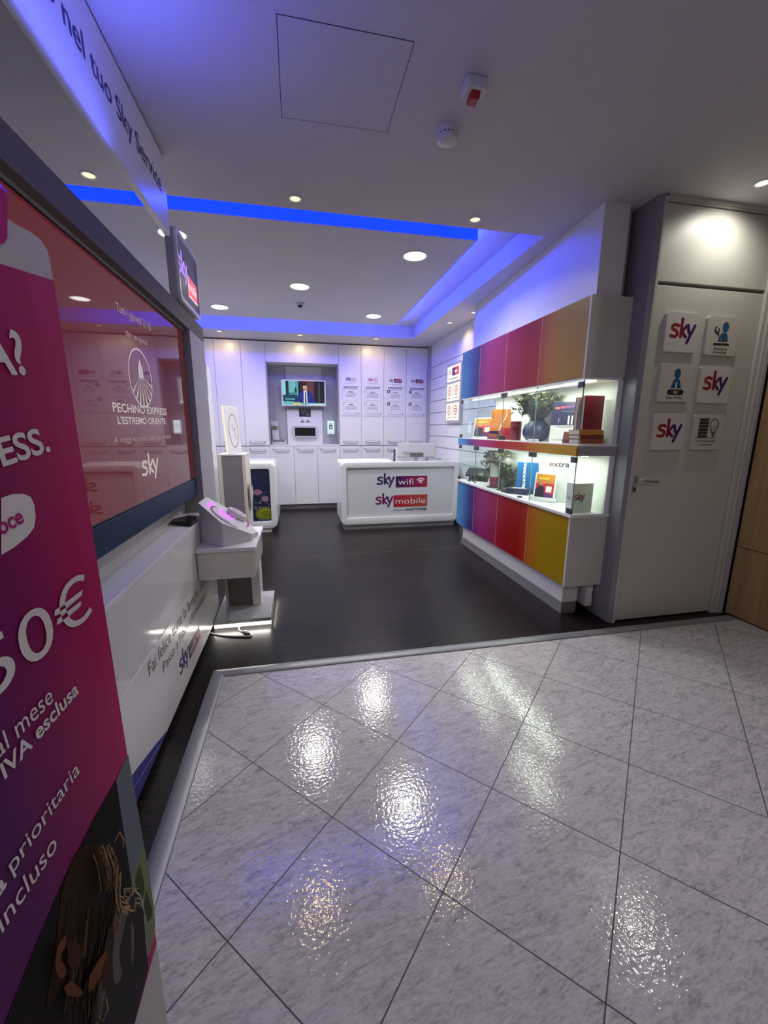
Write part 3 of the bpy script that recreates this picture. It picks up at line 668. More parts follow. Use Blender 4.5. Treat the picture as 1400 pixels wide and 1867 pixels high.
# leaflets in the side pocket of the totem
for k, (y0, w_, h_, col, lab) in enumerate(((4.45, 0.10, 0.27, (0.55, 0.36, 0.28), 'tan leaflet at the front of the holder on the totem side'), (4.56, 0.10, 0.24, (0.16, 0.20, 0.30), 'dark blue leaflet at the back of the holder on the totem side'), (4.49, 0.15, 0.22, (0.72, 0.70, 0.70), 'white leaflet nearest the front plate of the holder on the totem'))):
    o = MB().prism([(-0.544 + 0.008 * k, y0, 0.556), (-0.541 + 0.008 * k, y0, 0.556), (-0.541 + 0.008 * k, y0 + w_, 0.556), (-0.544 + 0.008 * k, y0 + w_, 0.556)], (0.012, 0, h_)).build('leaflet', pbr('leaflet_%d' % k, col, 0.4), None)
    tag(o, lab, 'leaflet', 'leaflets on the totem')
rk = thing('leaflet_holder', (-0.535, TY + 0.15, 0.54), 'clear acrylic leaflet holder on the side of the totem', 'leaflet holder')
MB().box(-0.547, -0.500, TY + 0.03, TY + 0.29, 0.545, 0.555).build('floor_plate', acrylic, rk)
MB().prism([(-0.508, TY + 0.03, 0.555), (-0.504, TY + 0.03, 0.555), (-0.504, TY + 0.29, 0.555), (-0.508, TY + 0.29, 0.555)], (0.014, 0, 0.19)).build('front_plate', acrylic, rk)
# white leaflet rack on the left, mostly hidden by the side frame
t = thing('leaflet_rack', (-1.05, 4.9, 0), 'narrow white leaflet rack partly hidden behind the grey side frame', 'leaflet rack')
MB().box(-1.20, -0.935, 4.78, 5.10, 0.0, 0.08).build('base', lam, t)
MB().box(-1.19, -0.945, 4.86, 5.08, 0.08, 2.06).build('back_board', lam, t)
for z in (0.55, 0.86, 1.15): MB().box(-1.19, -0.945, 4.78, 4.86, z, z + 0.012).build('ledge', lam_warm, t)
MB().box(-0.953, -0.937, 4.80, 4.86, 1.75, 2.06).build('sign_strip', mid_grey, t)
for z, h_, c_, lab in ((1.162, 0.075, (0.02, 0.02, 0.12), 'dark blue box on the upper ledge of the narrow rack'), (0.872, 0.16, (0.015, 0.015, 0.018), 'black box on the middle ledge of the narrow rack'), (0.562, 0.15, (0.35, 0.22, 0.2), 'brown leaflet box on the lower ledge of the narrow rack')):
    o = MB().box(-1.02, -0.948, 4.795, 4.85, z, z + h_).build('packaged_box', pbr('rack_box_%d' % int(z * 1000), c_, 0.4), None, bevel=0.002); tag(o, lab, 'box', 'boxes on the narrow rack')

# ------------------------------------------------------------------ promotional board in the foreground (left)
BD = Vector((0.1268, 0.992, 0)).normalized(); BE = Vector((-0.360, 0.80, 0)); BN = BD.cross(Z)
t = thing('promotional_board', (-0.40, 0.55, 0), 'big magenta promotional board in the left foreground with white prices', 'advert board')
bp_, bn_ = BE, BN
def bpt(u, v):
    q = hit(u, v, bp_, bn_); return ((q - BE).dot(BD), q.z)
Wd = -0.62
toppts = [(0.0, 0.0)] + [bpt(*p) for p in ((285, 1715), (97, 508), (95, 500), (92, 480), (86, 455), (72, 435), (54, 422), (30, 410), (12, 397))] + [(Wd, 1.96), (Wd, 0.0)]
toppts[2] = (toppts[2][0], toppts[2][1])
B3 = lambda s, z, e=0.0: BE + BD * s + Z * z + BN * e
MB().prism([B3(s, z, -0.02) for s, z in toppts], BN * 0.02).build('board', pbr('board_white', (0.52, 0.50, 0.49), 0.5), t)
MB().obox(B3(Wd, 0, -0.16), BD * 0.6, BN * 0.13, Z * 0.03).build('rear_foot', mid_grey, t)
def gmat(name, stops, emit=0):
    return grad(name, 'Y', stops, 0.4, axis2=('Z', 0.35))
pink = grad('magenta_print', 'Y', [(0.62, (0.10, 0.010, 0.115)), (0.80, (0.26, 0.008, 0.115)), (0.92, (0.40, 0.010, 0.13)), (1.03, (0.46, 0.010, 0.115)), (1.1, (0.50, 0.016, 0.15))], 0.5, axis2=('Z', 0.12))
pink.node_tree.nodes['Principled BSDF'].inputs['Specular IOR Level'].default_value = 0.15
pp = [bpt(*p) for p in ((285, 1720), (97, 511), (0, 481))] + [(Wd, bpt(0, 481)[1] + 0.0), (Wd, 0.20), bpt(245, 1867)]
MB().poly([B3(s, z, 0.0006) for s, z in pp]).build('magenta_print', pink, t)
pc = Pic(B3(0, 0, 0.0008), BD, Z)
pl = pbr('print_magenta_top', (0.45, 0.012, 0.20), 0.5, spec=0.15); plum = pbr('print_plum', (0.07, 0.035, 0.10), 0.4)
pc.poly(pl, [bpt(*p) for p in ((12, 360), (12, 432), (8, 441), (0, 446))] + [(Wd * 0.6, bpt(0, 446)[1]), (Wd * 0.6, bpt(0, 350)[1]), bpt(4, 345)])
# photograph printed on the lower half
z4 = lambda x, y: bpt(x / 3.026, 1250 + y / 3.026)
ph = lambda l: [z4(*p) for p in l]
rng = random.Random(3); rng_ = random.Random(8); hairm = pbr('photo_hair_mid', (0.11, 0.065, 0.03), 0.6, spec=0.08)
bgd = pbr('photo_dark', (0.012, 0.010, 0.010), 0.6, spec=0.08); slate = pbr('photo_slate', (0.16, 0.19, 0.235), 0.6, spec=0.08); leaf1 = pbr('photo_green', (0.055, 0.075, 0.03), 0.6, spec=0.08); leaf2 = pbr('photo_green_light', (0.20, 0.24, 0.13), 0.6, spec=0.08)
jack = pbr('photo_jacket', (0.028, 0.026, 0.028), 0.6, spec=0.08); jackl = pbr('photo_jacket_light', (0.13, 0.115, 0.10), 0.6, spec=0.08); hair = pbr('photo_hair', (0.035, 0.02, 0.01), 0.6, spec=0.08); hairl = pbr('photo_hair_light', (0.50, 0.36, 0.20), 0.6, spec=0.08); skin = pbr('photo_skin', (0.15, 0.055, 0.02), 0.6, spec=0.08); skind = pbr('photo_skin_dark', (0.055, 0.018, 0.008), 0.6, spec=0.08)
blob = lambda l: ph(smoothpts(l + [l[0]], 5)[:-1])
pc.poly(bgd, ph([(702, 378), (848, 1350), (840, 1400), (716, 1867), (20, 1867), (180, 1460), (350, 1060), (520, 720), (635, 520)]))
pc.poly(slate, ph([(702, 378), (636, 520), (722, 1085), (760, 1000), (795, 905)]))
pc.poly(leaf2, blob([(775, 905), (745, 1010), (722, 1110), (790, 1490), (852, 1330), (800, 930)]))
pc.poly(leaf1, blob([(765, 985), (740, 1080), (775, 1180), (792, 1100)])); pc.poly(leaf1, blob([(800, 1130), (790, 1250), (815, 1300), (835, 1240)])); pc.poly(pbr('photo_teal', (0.10, 0.15, 0.16), 0.4), ph([(765, 1190), (780, 1360), (800, 1400), (806, 1280)]))
pc.poly(hair, blob([(430, 900), (500, 868), (545, 900), (560, 980), (572, 1100), (545, 1330), (520, 1420), (420, 1500), (300, 1720), (250, 1760), (300, 1430), (335, 1140), (380, 1000)]))
for k in range(70):
    x0 = 360 + 330 * rng_.random(); y0 = 1150 + 420 * rng_.random(); l_ = 120 + 260 * rng_.random()
    pc.line((hair, hairm, skind)[k % 3], ph([(x0, y0), (x0 - 12, y0 + l_ / 2), (x0 - 40 + 30 * rng_.random(), min(y0 + l_, 1850))]), 0.0016 + 0.003 * rng_.random())
pc.poly(jack, ph([(665, 1190), (715, 1130), (745, 1150), (768, 1240), (788, 1480), (788, 1570), (714, 1867), (470, 1867), (520, 1560), (560, 1360), (600, 1300)]))
pc.poly(jackl, blob([(660, 1215), (690, 1160), (655, 1330), (625, 1480), (640, 1600), (600, 1650), (588, 1500), (610, 1340)]))
pc.poly(jackl, blob([(690, 1300), (710, 1360), (702, 1540), (694, 1500)])); pc.poly(jackl, blob([(520, 1620), (552, 1600), (540, 1760), (510, 1867), (490, 1867)]))
pc.line(pbr('photo_rim', (0.30, 0.29, 0.28), 0.4), ph([(665, 1190), (712, 1132), (745, 1165), (765, 1250), (775, 1380), (785, 1500)]), 0.0035)
pc.poly(skin, blob([(275, 1440), (318, 1385), (322, 1430), (292, 1500), (318, 1560), (316, 1600), (288, 1620), (262, 1550)]))
pc.poly(skin, blob([(310, 1668), (355, 1640), (415, 1690), (395, 1722), (345, 1715), (320, 1705)])); pc.poly(skin, blob([(455, 1600), (520, 1500), (555, 1470), (540, 1560), (490, 1660), (448, 1690)]))
pc.poly(skind, blob([(330, 1400), (400, 1440), (380, 1560), (335, 1540)])); pc.poly(skind, blob([(560, 1480), (580, 1560), (545, 1680), (520, 1600)]))
for k in range(110):
    f = rng.random(); x0 = 470 + 80 * rng.random(); y0 = 880 + 60 * rng.random()
    pts = [(x0, y0), (x0 + 25 + 18 * f, y0 + 90), (x0 + 38 + 14 * rng.random(), y0 + 190 + 30 * rng.random())]
    pc.line((hairl, hairm, hair, hairm)[k % 4], ph(smoothpts(pts, 3)), 0.0006 + 0.0012 * rng.random())
for k in range(70):
    x0 = 540 + 26 * rng.random(); y0 = 1010 + 150 * rng.random(); pts = [(x0, y0), (x0 + 12 - 30 * rng.random(), y0 + 120), (x0 + 40 * rng.random() - 30, y0 + 240)]
    pc.line((hairl, hairm, hair)[k % 3], ph(smoothpts(pts, 3)), 0.0006 + 0.0014 * rng.random())
for k in range(26):
    a_ = rng.random() * 6.28; x0, y0 = 600 + 45 * math.cos(a_), 1215 + 60 * math.sin(a_)
    pc.line(hairl, ph(smoothpts([(x0, y0), (x0 + 30 * rng.random() - 15, y0 - 30), (x0 + 40, y0 - 40 * rng.random())], 3)), 0.0006 + 0.001 * rng.random())
for k in range(14):
    x0 = 300 + 60 * rng.random() * 3; pc.line(hair, ph([(x0, 1620 + 60 * rng.random()), (x0 - 20, 1760), (x0 - 30 + 30 * rng.random(), 1867)]), 0.002)
pc.line(hairl, ph([(455, 1740), (465, 1800), (430, 1867)]), 0.0016); pc.line(hairl, ph([(505, 870), (535, 815), (562, 860), (556, 905)]), 0.002); pc.line(hair, ph([(515, 880), (537, 835), (552, 880)]), 0.004)
pc.build('photo_print', t)
pc = Pic(B3(0, 0, 0.0011), BD, Z)
pill = [bpt(*p) for p in ((0, 1012), (0, 908), (20, 901), (40, 900), (54, 906), (61, 922), (63, 944), (60, 962), (48, 978), (25, 997))]
pc.poly(white_ink, pill); pc.build('white_pill', t)
BP = B3(0, 0, 0.0022)
def btxt(s, pR, pL, pT, m=white_ink, bold=0.012, full=True): return textpx('lettering', s, pR, pL, pT, BP, BN, m, t, 'RIGHT', bold=bold, full=full)
btxt('A?', (53, 681), (-30, 682), (53, 603), bold=0.02)
btxt('ESS.', (92, 821), (4.5, 850), (92, 773), bold=0.022)
btxt('oce', (44, 951), (1, 976), (44, 917), pl, 0.02)
btxt('50€', (169, 1118), (-30, 1290), (169, 1030), bold=0.0)
btxt('al mese', (97, 1278), (-5, 1385), (97, 1239), bold=0.0)
btxt('IVA esclusa', (143, 1262), (8, 1421), (143, 1232), bold=0.02)
btxt('prioritaria', (145, 1407), (22, 1594), (145, 1373), bold=0.0)
btxt('a', (12, 1612), (-6, 1640), (12, 1570), bold=0.03)
btxt('incluso', (104, 1545), (3, 1702), (104, 1502), bold=0.0)

# ------------------------------------------------------------------ service desk
def counter(name, x0, x1, y0, y1, z0, z1, label, inset_m, inset_depth, depth=None):
    t = thing(name, ((x0 + x1) / 2, (y0 + y1) / 2, 0), label, 'counter')
    fw, r = 0.075, 0.075
    MB().ring(rrect((x0, y0, z0), X, Z, x1 - x0, z1 - z0, r, 8), rrect((x0 + fw, y0, z0 + fw + 0.02), X, Z, x1 - x0 - 2 * fw, z1 - z0 - 2 * fw - 0.02, 0.03, 8), (0, depth or (y1 - y0), 0)).build('frame', noise_wall('counter_white', (0.72, 0.73, 0.74), 0.25, 0.01), t, bevel=0.004, smooth=True)
    MB().box(x0 + fw - 0.002, x1 - fw + 0.002, y0 + inset_depth, y0 + inset_depth + 0.02, z0 + fw + 0.018, z1 - fw + 0.002).build('front_panel', inset_m, t)
    return t
desk = counter('service_desk', 0.545, 2.255, 5.53, 6.22, 0.072, 0.945, 'white service desk with rounded edges and two colourful logos on its front', noise_wall('desk_panel', (0.60, 0.62, 0.65), 0.35, 0.02), 0.035, 0.12)
MB().prism(rrect((0.546, 5.6505, 0.073), X, Z, 0.10, 0.871, 0.045, 6), (0, 0.57, 0)).build('side_panel', lam, desk)
MB().prism([(0.62, 5.6505, 0.872), (1.30, 5.6505, 0.872), (1.36, 6.22, 0.872), (0.62, 6.22, 0.872)], (0, 0, 0.0725)).build('raised_top', lam, desk, bevel=0.004)
MB().box(0.65, 2.25, 5.6505, 6.20, 0.715, 0.740).build('worktop', lam, desk)
MB().box(2.20, 2.25, 5.6505, 6.20, 0.073, 0.714).build('side_panel', lam, desk)
MB().box(0.585, 2.215, 5.56, 6.15, 0.0, 0.072).build('plinth', plinth_m, desk)
fy = 5.564
def plane_at(u, v, y): return hit(u, v, (0, y, 0), Y)
navy_red = grad('navy_plum', 'X', [(0, (0.03, 0.015, 0.09)), (1, (0.06, 0.01, 0.09))], 0.45)
plum_red = grad('plum_red', 'X', [(0, (0.25, 0.01, 0.05)), (0.5, (0.10, 0.01, 0.10)), (1, (0.14, 0.01, 0.08))], 0.45)
wordmark('wordmark', (1.055, fy, 0.635), X, Z, 0.245, navy_red, desk)
MB().box(1.322, 1.785, fy - 0.003, fy - 0.0004, 0.583, 0.742).build('badge', grad('badge_wifi', 'X', [(0, (0.03, 0.008, 0.09)), (1, (0.36, 0.01, 0.06))], 0.4), desk)
text('lettering', 'wifi', (1.355, fy - 0.003, 0.622), X, Z, 0.088, white_ink, desk, width=0.225, bold=-0.008)
pc = Pic((1.690, fy - 0.003, 0.625), X, Z)
for k, r in enumerate((0.022, 0.050, 0.080)): pc.arc(white_ink, 0, 0, r * 0.95, r, 50, 138, 0.017)
pc.build('wifi_symbol', desk)
wordmark('wordmark', (1.035, fy, 0.352), X, Z, 0.245, plum_red, desk)
MB().box(1.292, 1.792, fy - 0.003, fy - 0.0004, 0.302, 0.472).build('badge', grad('badge_mobile', 'X', [(0, (0.42, 0.01, 0.05)), (1, (0.42, 0.07, 0.02))], 0.4), desk)
text('lettering', 'mobile', (1.322, fy - 0.003, 0.345), X, Z, 0.088, white_ink, desk, width=0.445, bold=-0.008)
text('lettering', 'powered by', (1.290, fy, 0.245), X, Z, 0.022, ink, desk, width=0.155, bold=0.015)
t_ = text('lettering', 'FASTWEB', (1.465, fy, 0.240), X, Z, 0.036, ink, desk, width=0.32, bold=0.03, shear=0.25)
# on the desk
DZ = 0.945
o = MB().box(0.80, 1.02, 5.75, 6.05, DZ, DZ + 0.012).build('document_pile', paper, None, bevel=0.002); tag(o, 'flat pile of white papers lying on the left of the service desk', 'papers')
m_ = thing('computer_monitor', (1.72, 5.97, 0.74), 'grey computer monitor on the service desk seen from behind', 'monitor')
MB().obox((1.445, 5.90, 0.985), (0.57, 0, 0), (0, 0.030, 0), (0, 0.03, 0.20)).build('back_shell', noise_wall('monitor_grey', (0.50, 0.52, 0.54), 0.35, 0.03), m_, bevel=0.008)
MB().obox((1.435, 5.928, 0.980), (0.59, 0, 0), (0, 0.012, 0), (0, 0.03, 0.212)).build('bezel', mid_grey, m_, bevel=0.003)
MB().box(1.62, 1.82, 5.88, 5.91, 0.99, 1.05).build('port_cover', frame_grey, m_, bevel=0.004)
MB().box(1.69, 1.75, 5.91, 5.94, 0.752, 1.06).build('neck', mid_grey, m_)
MB().prism(rrect((1.60, 5.86, 0.74), X, Y, 0.24, 0.16, 0.04), (0, 0, 0.012)).build('foot', mid_grey, m_)
MB().box(1.51, 1.66, 5.895, 5.905, 1.045, 1.065).build('grille', mid_grey, m_)
l = thing('leaflet_stand', (1.385, 5.95, 0.74), 'white and navy leaflet stand next to the monitor on the desk', 'leaflet stand')
MB().prism([(1.395, 5.93, 0.74), (1.45, 5.93, 0.74), (1.45, 6.0, 0.74), (1.395, 6.0, 0.74)], (0.012, 0.015, 0.37)).build('leaflets', paper, l)
MB().prism([(1.370, 5.95, 0.74), (1.393, 5.93, 0.74), (1.393, 6.0, 0.74)], (0.012, 0.015, 0.36)).build('navy_cover', pbr('cover_navy', (0.02, 0.04, 0.14), 0.4), l)
text('lettering', 'sky', (1.408, 5.936, DZ + 0.07), X, Z, 0.022, red_ink, l, width=0.035)
c_ = thing('card_holder', (2.07, 5.59, DZ), 'small clear card holder at the right end of the service desk', 'card holder')
MB().box(2.005, 2.135, 5.56, 5.63, DZ, DZ + 0.008).build('base', acrylic, c_)
MB().box(2.01, 2.13, 5.60, 5.615, DZ + 0.008, DZ + 0.062).build('cards', paper, c_)
MB().box(2.005, 2.135, 5.565, 5.570, DZ + 0.008, DZ + 0.045).build('front_plate', acrylic, c_)

# ------------------------------------------------------------------ second counter behind the totem
night = pbr('print_night', (0.008, 0.012, 0.05), 0.3)
d2 = counter('promotion_counter', -1.60, -0.325, 5.60, 6.55, 0.062, 0.945, 'white rounded counter with a dark night picture in its front, behind the totem', night, 0.03)
MB().box(-1.55, -0.41, 5.63, 6.50, 0.0, 0.062).build('plinth', lam, d2)
pc = Pic((-0.90, 5.63, 0.155), X, Z)
for k in range(46):
    x = 0.02 + 0.47 * rng.random(); y = 0.20 + 0.22 * rng.random(); s_ = 0.006 + 0.012 * rng.random()
    pc.rect(pbr('print_light_%d' % (k % 4), ((0.35, 0.30, 0.22), (0.10, 0.14, 0.30), (0.28, 0.16, 0.24), (0.05, 0.07, 0.18))[k % 4], 0.4), x, y, x + s_ * 1.5, y + s_)
for k in range(9): pc.rect(pbr('print_light_0', (0.35, 0.3, 0.22), 0.4), 0.05 + 0.05 * k, 0.155, 0.058 + 0.05 * k, 0.20)
pc.rect(pbr('print_light_0', (0.35, 0.3, 0.22), 0.4), 0.02, 0.195, 0.49, 0.201)
pc.disc(pbr('print_pink', (0.30, 0.14, 0.22), 0.4), 0.33, 0.40, 0.06, 0.04); pc.disc(pbr('print_pink2', (0.26, 0.18, 0.26), 0.4), 0.43, 0.31, 0.045, 0.04)
pc.disc(pbr('print_olive', (0.16, 0.17, 0.01), 0.4), 0.42, 0.10, 0.13, 0.09); pc.disc(pbr('print_olive_light', (0.28, 0.28, 0.02), 0.4), 0.43, 0.115, 0.10, 0.06)
pc.disc(pbr('print_olive', (0.16, 0.17, 0.01), 0.4), 0.44, 0.105, 0.085, 0.045)
pc.rect(pbr('print_blue', (0.01, 0.03, 0.16), 0.4), 0.0, 0.0, 0.5, 0.025)
pc.build('night_picture', d2)
o = MB().box(-0.80, -0.69, 5.78, 5.84, 0.945, 1.06).build('red_box', pbr('packet_red', (0.40, 0.03, 0.035), 0.4), None, bevel=0.003); tag(o, 'small red packet standing on the white counter behind the totem', 'packet')

# ------------------------------------------------------------------ white cabinets along the back wall
BY = 7.20
handle_m = pbr('handle_grey', (0.36, 0.36, 0.40), 0.3, 0.5)
def bow_handle(xc, z, w, door, locked=False):
    mb = MB()
    mb.tube([(xc - w / 2, BY, z), (xc - w / 2, BY - 0.022, z - 0.008), (xc - w / 2 + 0.02, BY - 0.026, z - 0.028), (xc + w / 2 - 0.02, BY - 0.026, z - 0.028), (xc + w / 2, BY - 0.022, z - 0.008), (xc + w / 2, BY, z)], 0.0062, 8)
    mb.box(xc - w / 2, xc + w / 2, BY - 0.002, BY - 0.0003, z - 0.002, z + 0.003)
    return mb.build('handle', handle_m, door, smooth=True)
def tall_cab(x0, x1, z0, z1, label, group, handle=True):
    t = thing('wall_cabinet', ((x0 + x1) / 2, 7.4, z0), label, 'cabinet', group)
    MB().box(x0 + 0.0005, x1 - 0.0005, BY + 0.019, 7.595, z0, z1).build('body', lam, t)
    dr = MB().box(x0 + 0.003, x1 - 0.003, BY, BY + 0.018, z0 + 0.003, z1 - 0.003).build('door', lam, t, bevel=0.0012)
    if handle: bow_handle((x0 + x1) / 2, z0 + 0.075, 0.25, dr)
    return t
def low_cab(x0, x1, label, lock=True):
    t = thing('base_cabinet', ((x0 + x1) / 2, 7.4, 0.0), label, 'cabinet', 'low white cabinets along the back wall')
    MB().box(x0 + 0.0005, x1 - 0.0005, BY + 0.019, 7.595, 0.085, 1.10).build('body', lam, t)
    MB().box(x0, x1, BY + 0.05, 7.5, 0.0, 0.085).build('plinth', plinth_m, t)
    dr = MB().box(x0 + 0.003, x1 - 0.003, BY, BY + 0.018, 0.09, 1.096).build('door', lam, t, bevel=0.0012)
    bow_handle((x0 + x1) / 2, 1.045, 0.25, dr)
    if lock: MB().lathe((x0 + 0.05, BY, 1.05), [(0.009, 0), (0.009, -0.004)], 12, 'Y').build('lock', blackm, dr)
    return t
g_t = 'tall white wall cabinets along the back wall'
TOPZ = 2.772
for x0, x1, lab in ((-1.66, -1.266, 'tall white wall cabinet furthest left, behind the leaflet rack'), (-1.266, -0.861, 'tall white wall cabinet lit by the left spotlight, second from the niche'), (-0.861, -0.483, 'tall white wall cabinet directly left of the television niche'),
                    (0.703, 1.084, 'tall white wall cabinet directly right of the niche, behind the first notice'), (1.084, 1.483, 'tall white wall cabinet lit by the right spotlight, behind the second notice'),
                    (1.483, 1.881, 'tall white wall cabinet behind the third notice, above the monitor'), (1.881, 2.27, 'tall white wall cabinet in the right corner, behind the fourth notice')):
    tall_cab(x0, x1, 1.108, TOPZ, lab, g_t)
tall_cab(-0.483, 0.703, 2.455, TOPZ, 'wide white flap cabinet above the television niche', g_t, False)
for x0, x1, lk, lab in ((-1.66, -1.266, 0, 'low white cabinet furthest left behind the promotion counter'), (-1.266, -0.861, 0, 'low white cabinet behind the glowing panel of the totem'), (-0.861, -0.483, 1, 'low white cabinet behind the right end of the promotion counter'),
                        (-0.483, -0.085, 1, 'low white cabinet under the left end of the niche'), (-0.085, 0.31, 1, 'low white cabinet under the middle of the niche'), (0.31, 0.703, 1, 'low white cabinet under the right end of the niche'),
                        (0.703, 1.084, 0, 'low white cabinet below the first notice, behind the left of the desk'), (1.084, 1.483, 1, 'low white cabinet below the second notice, behind the desk'), (1.483, 1.881, 0, 'low white cabinet hidden behind the monitor'), (1.881, 2.27, 0, 'low white cabinet in the right corner behind the desk')):
    low_cab(x0, x1, lab, lk)
nic = thing('niche', (0.11, 7.55, 1.11), 'grey lined niche in the white cabinets with a white shelf', 'niche')
MB().box(-0.483, 0.703, BY, 7.56, 1.101, 1.122).build('shelf', lam, nic)
niche_m = noise_wall('niche_grey', (0.40, 0.41, 0.44), 0.4, 0.02)
MB().box(-0.482, 0.702, 7.555, 7.575, 1.122, 2.454).build('back_panel', niche_m, nic)
MB().box(-0.482, -0.470, BY + 0.003, 7.555, 1.122, 2.454).build('side_panel', niche_m, nic)
MB().box(0.690, 0.702, BY + 0.003, 7.555, 1.122, 2.454).build('side_panel', niche_m, nic)
t = thing('mounting_board', (0.11, 7.53, 1.2), 'white upright board behind the small television in the niche', 'board')
MB().box(-0.185, 0.43, 7.53, 7.55, 1.122, 1.72).build('lower_board', lam, t, bevel=0.002)
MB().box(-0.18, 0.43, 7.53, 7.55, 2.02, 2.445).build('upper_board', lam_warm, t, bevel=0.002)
# television with a newsreader
t = thing('television', (0.115, 7.45, 1.99), 'small white framed television in the niche showing a man in a blue suit', 'television')
MB().box(-0.26, 0.495, 7.40, 7.44, 1.775, 2.21).build('bezel', lam_gloss, t, bevel=0.008)
MB().box(0.0, 0.24, 7.44, 7.53, 1.9, 2.08).build('wall_mount', dark, t)
def G(r, g, b, k=1.0): return glow('screen_%d_%d_%d' % (r, g, b), tuple(c * k for c in s2l(r, g, b)), 1.0)
pc = Pic((-0.235, 7.40, 1.80), X, Z); w, h = 0.705, 0.39
pc.rect(G(60, 130, 140), 0, 0, w, h)
for x0, y0, x1, y1, c in ((0.0, 0.10, 0.05, 0.39, (130, 215, 215)), (0.05, 0.08, 0.10, 0.39, (15, 35, 45)), (0.10, 0.20, 0.21, 0.385, (120, 200, 205)), (0.21, 0.05, 0.26, 0.39, (80, 160, 165)), (0.26, 0.05, 0.30, 0.39, (10, 15, 20)), (0.30, 0.05, 0.56, 0.39, (45, 20, 20)), (0.40, 0.15, 0.52, 0.38, (95, 55, 45)), (0.55, 0.0, 0.66, 0.39, (6, 6, 10)), (0.60, 0.0, 0.625, 0.36, (70, 70, 75)), (0.66, 0.0, 0.705, 0.39, (12, 20, 28)), (0.0, 0.0, 0.24, 0.05, (110, 190, 205)), (0.0, 0.05, 0.24, 0.16, (20, 60, 80)), (0.04, 0.08, 0.20, 0.10, (90, 170, 180))):
    pc.rect(G(*c), x0, y0, x1, y1)
for k in range(5): pc.rect(G(30, 80, 95), 0.11 + 0.02 * k, 0.20, 0.115 + 0.02 * k, 0.38)
pc.disc(G(15, 40, 50), 0.215, 0.24, 0.016, 0.05)
pc.poly(G(25, 40, 130), [(0.17, 0.03), (0.24, 0.13), (0.29, 0.21), (0.34, 0.235), (0.42, 0.235), (0.48, 0.20), (0.54, 0.08), (0.55, 0.03)])
pc.poly(G(15, 25, 95), [(0.44, 0.03), (0.46, 0.14), (0.47, 0.03)]); pc.poly(G(15, 25, 95), [(0.27, 0.03), (0.29, 0.13), (0.31, 0.03)])
pc.poly(G(215, 215, 225), [(0.345, 0.03), (0.350, 0.235), (0.405, 0.235), (0.41, 0.03)]); pc.poly(G(20, 20, 60), [(0.368, 0.03), (0.372, 0.21), (0.388, 0.21), (0.392, 0.03)])
pc.rect(G(190, 145, 125), 0.355, 0.225, 0.395, 0.26); pc.disc(G(205, 165, 145), 0.373, 0.285, 0.036, 0.05); pc.poly(G(45, 30, 28), [(0.335, 0.29), (0.335, 0.33), (0.36, 0.352), (0.395, 0.35), (0.413, 0.325), (0.412, 0.29), (0.40, 0.315), (0.345, 0.315)]); pc.disc(G(110, 70, 62), 0.37, 0.26, 0.02, 0.007)
pc.rect(G(90, 180, 190), 0, 0.0, 0.705, 0.03); pc.rect(G(190, 215, 90), 0.17, 0.0, 0.30, 0.035); pc.rect(G(225, 235, 235), 0.42, 0.0, 0.70, 0.014)
pc.build('screen', t)
area('screen_light', (0.115, 7.385, 1.99), (0, -1, 0), 0.7, 0.38, 0.7, (0.6, 0.8, 1.0))
# poster and black device
t = thing('product_poster', (0.125, 7.52, 1.43), 'small poster under the niche television, dark at the top and white below', 'poster')
MB().box(0.025, 0.228, 7.524, 7.5295, 1.438, 1.742).build('sheet', paper, t)
pc = Pic((0.025, 7.524, 1.438), X, Z)
pc.rect(pbr('poster_dark', (0.02, 0.015, 0.04), 0.4), 0, 0.16, 0.203, 0.304)
for k in range(22):
    x = 0.01 + 0.17 * rng.random(); y = 0.168 + 0.09 * rng.random(); pc.rect(pbr('poster_tone_%d' % (k % 3), ((0.20, 0.12, 0.08), (0.05, 0.05, 0.16), (0.22, 0.2, 0.2))[k % 3], 0.4), x, y, x + 0.018, y + 0.022)
pc.rect(grey_ink, 0.03, 0.275, 0.17, 0.285)
for x in (0.055, 0.15): pc.disc(ink, x, 0.075, 0.034, 0.016); pc.rect(grey_ink, x - 0.03, 0.115, x + 0.03, 0.121); pc.disc(grey_ink, x, 0.085, 0.02, 0.02)
pc.build('print', t)
t = thing('speaker_device', (0.12, 7.46, 1.25), 'black device in a grey surround on the board below the poster', 'device')
MB().ring(rrect((-0.082, 7.44, 1.243), X, Z, 0.40, 0.195, 0.012), rrect((-0.058, 7.44, 1.265), X, Z, 0.352, 0.145, 0.006), (0, 0.0895, 0)).build('surround', mid_grey, t)
MB().box(-0.06, 0.296, 7.445, 7.525, 1.263, 1.412).build('front', black, t)
pc = Pic((-0.06, 7.445, 1.263), X, Z)
for k in range(7): pc.rect(pbr('device_tone', (0.04, 0.04, 0.03), 0.3), 0.06 + 0.03 * k, 0.04 + 0.02 * (k % 2), 0.085 + 0.03 * k, 0.08 + 0.02 * (k % 3))
pc.build('reflection_pattern', t) if False else None
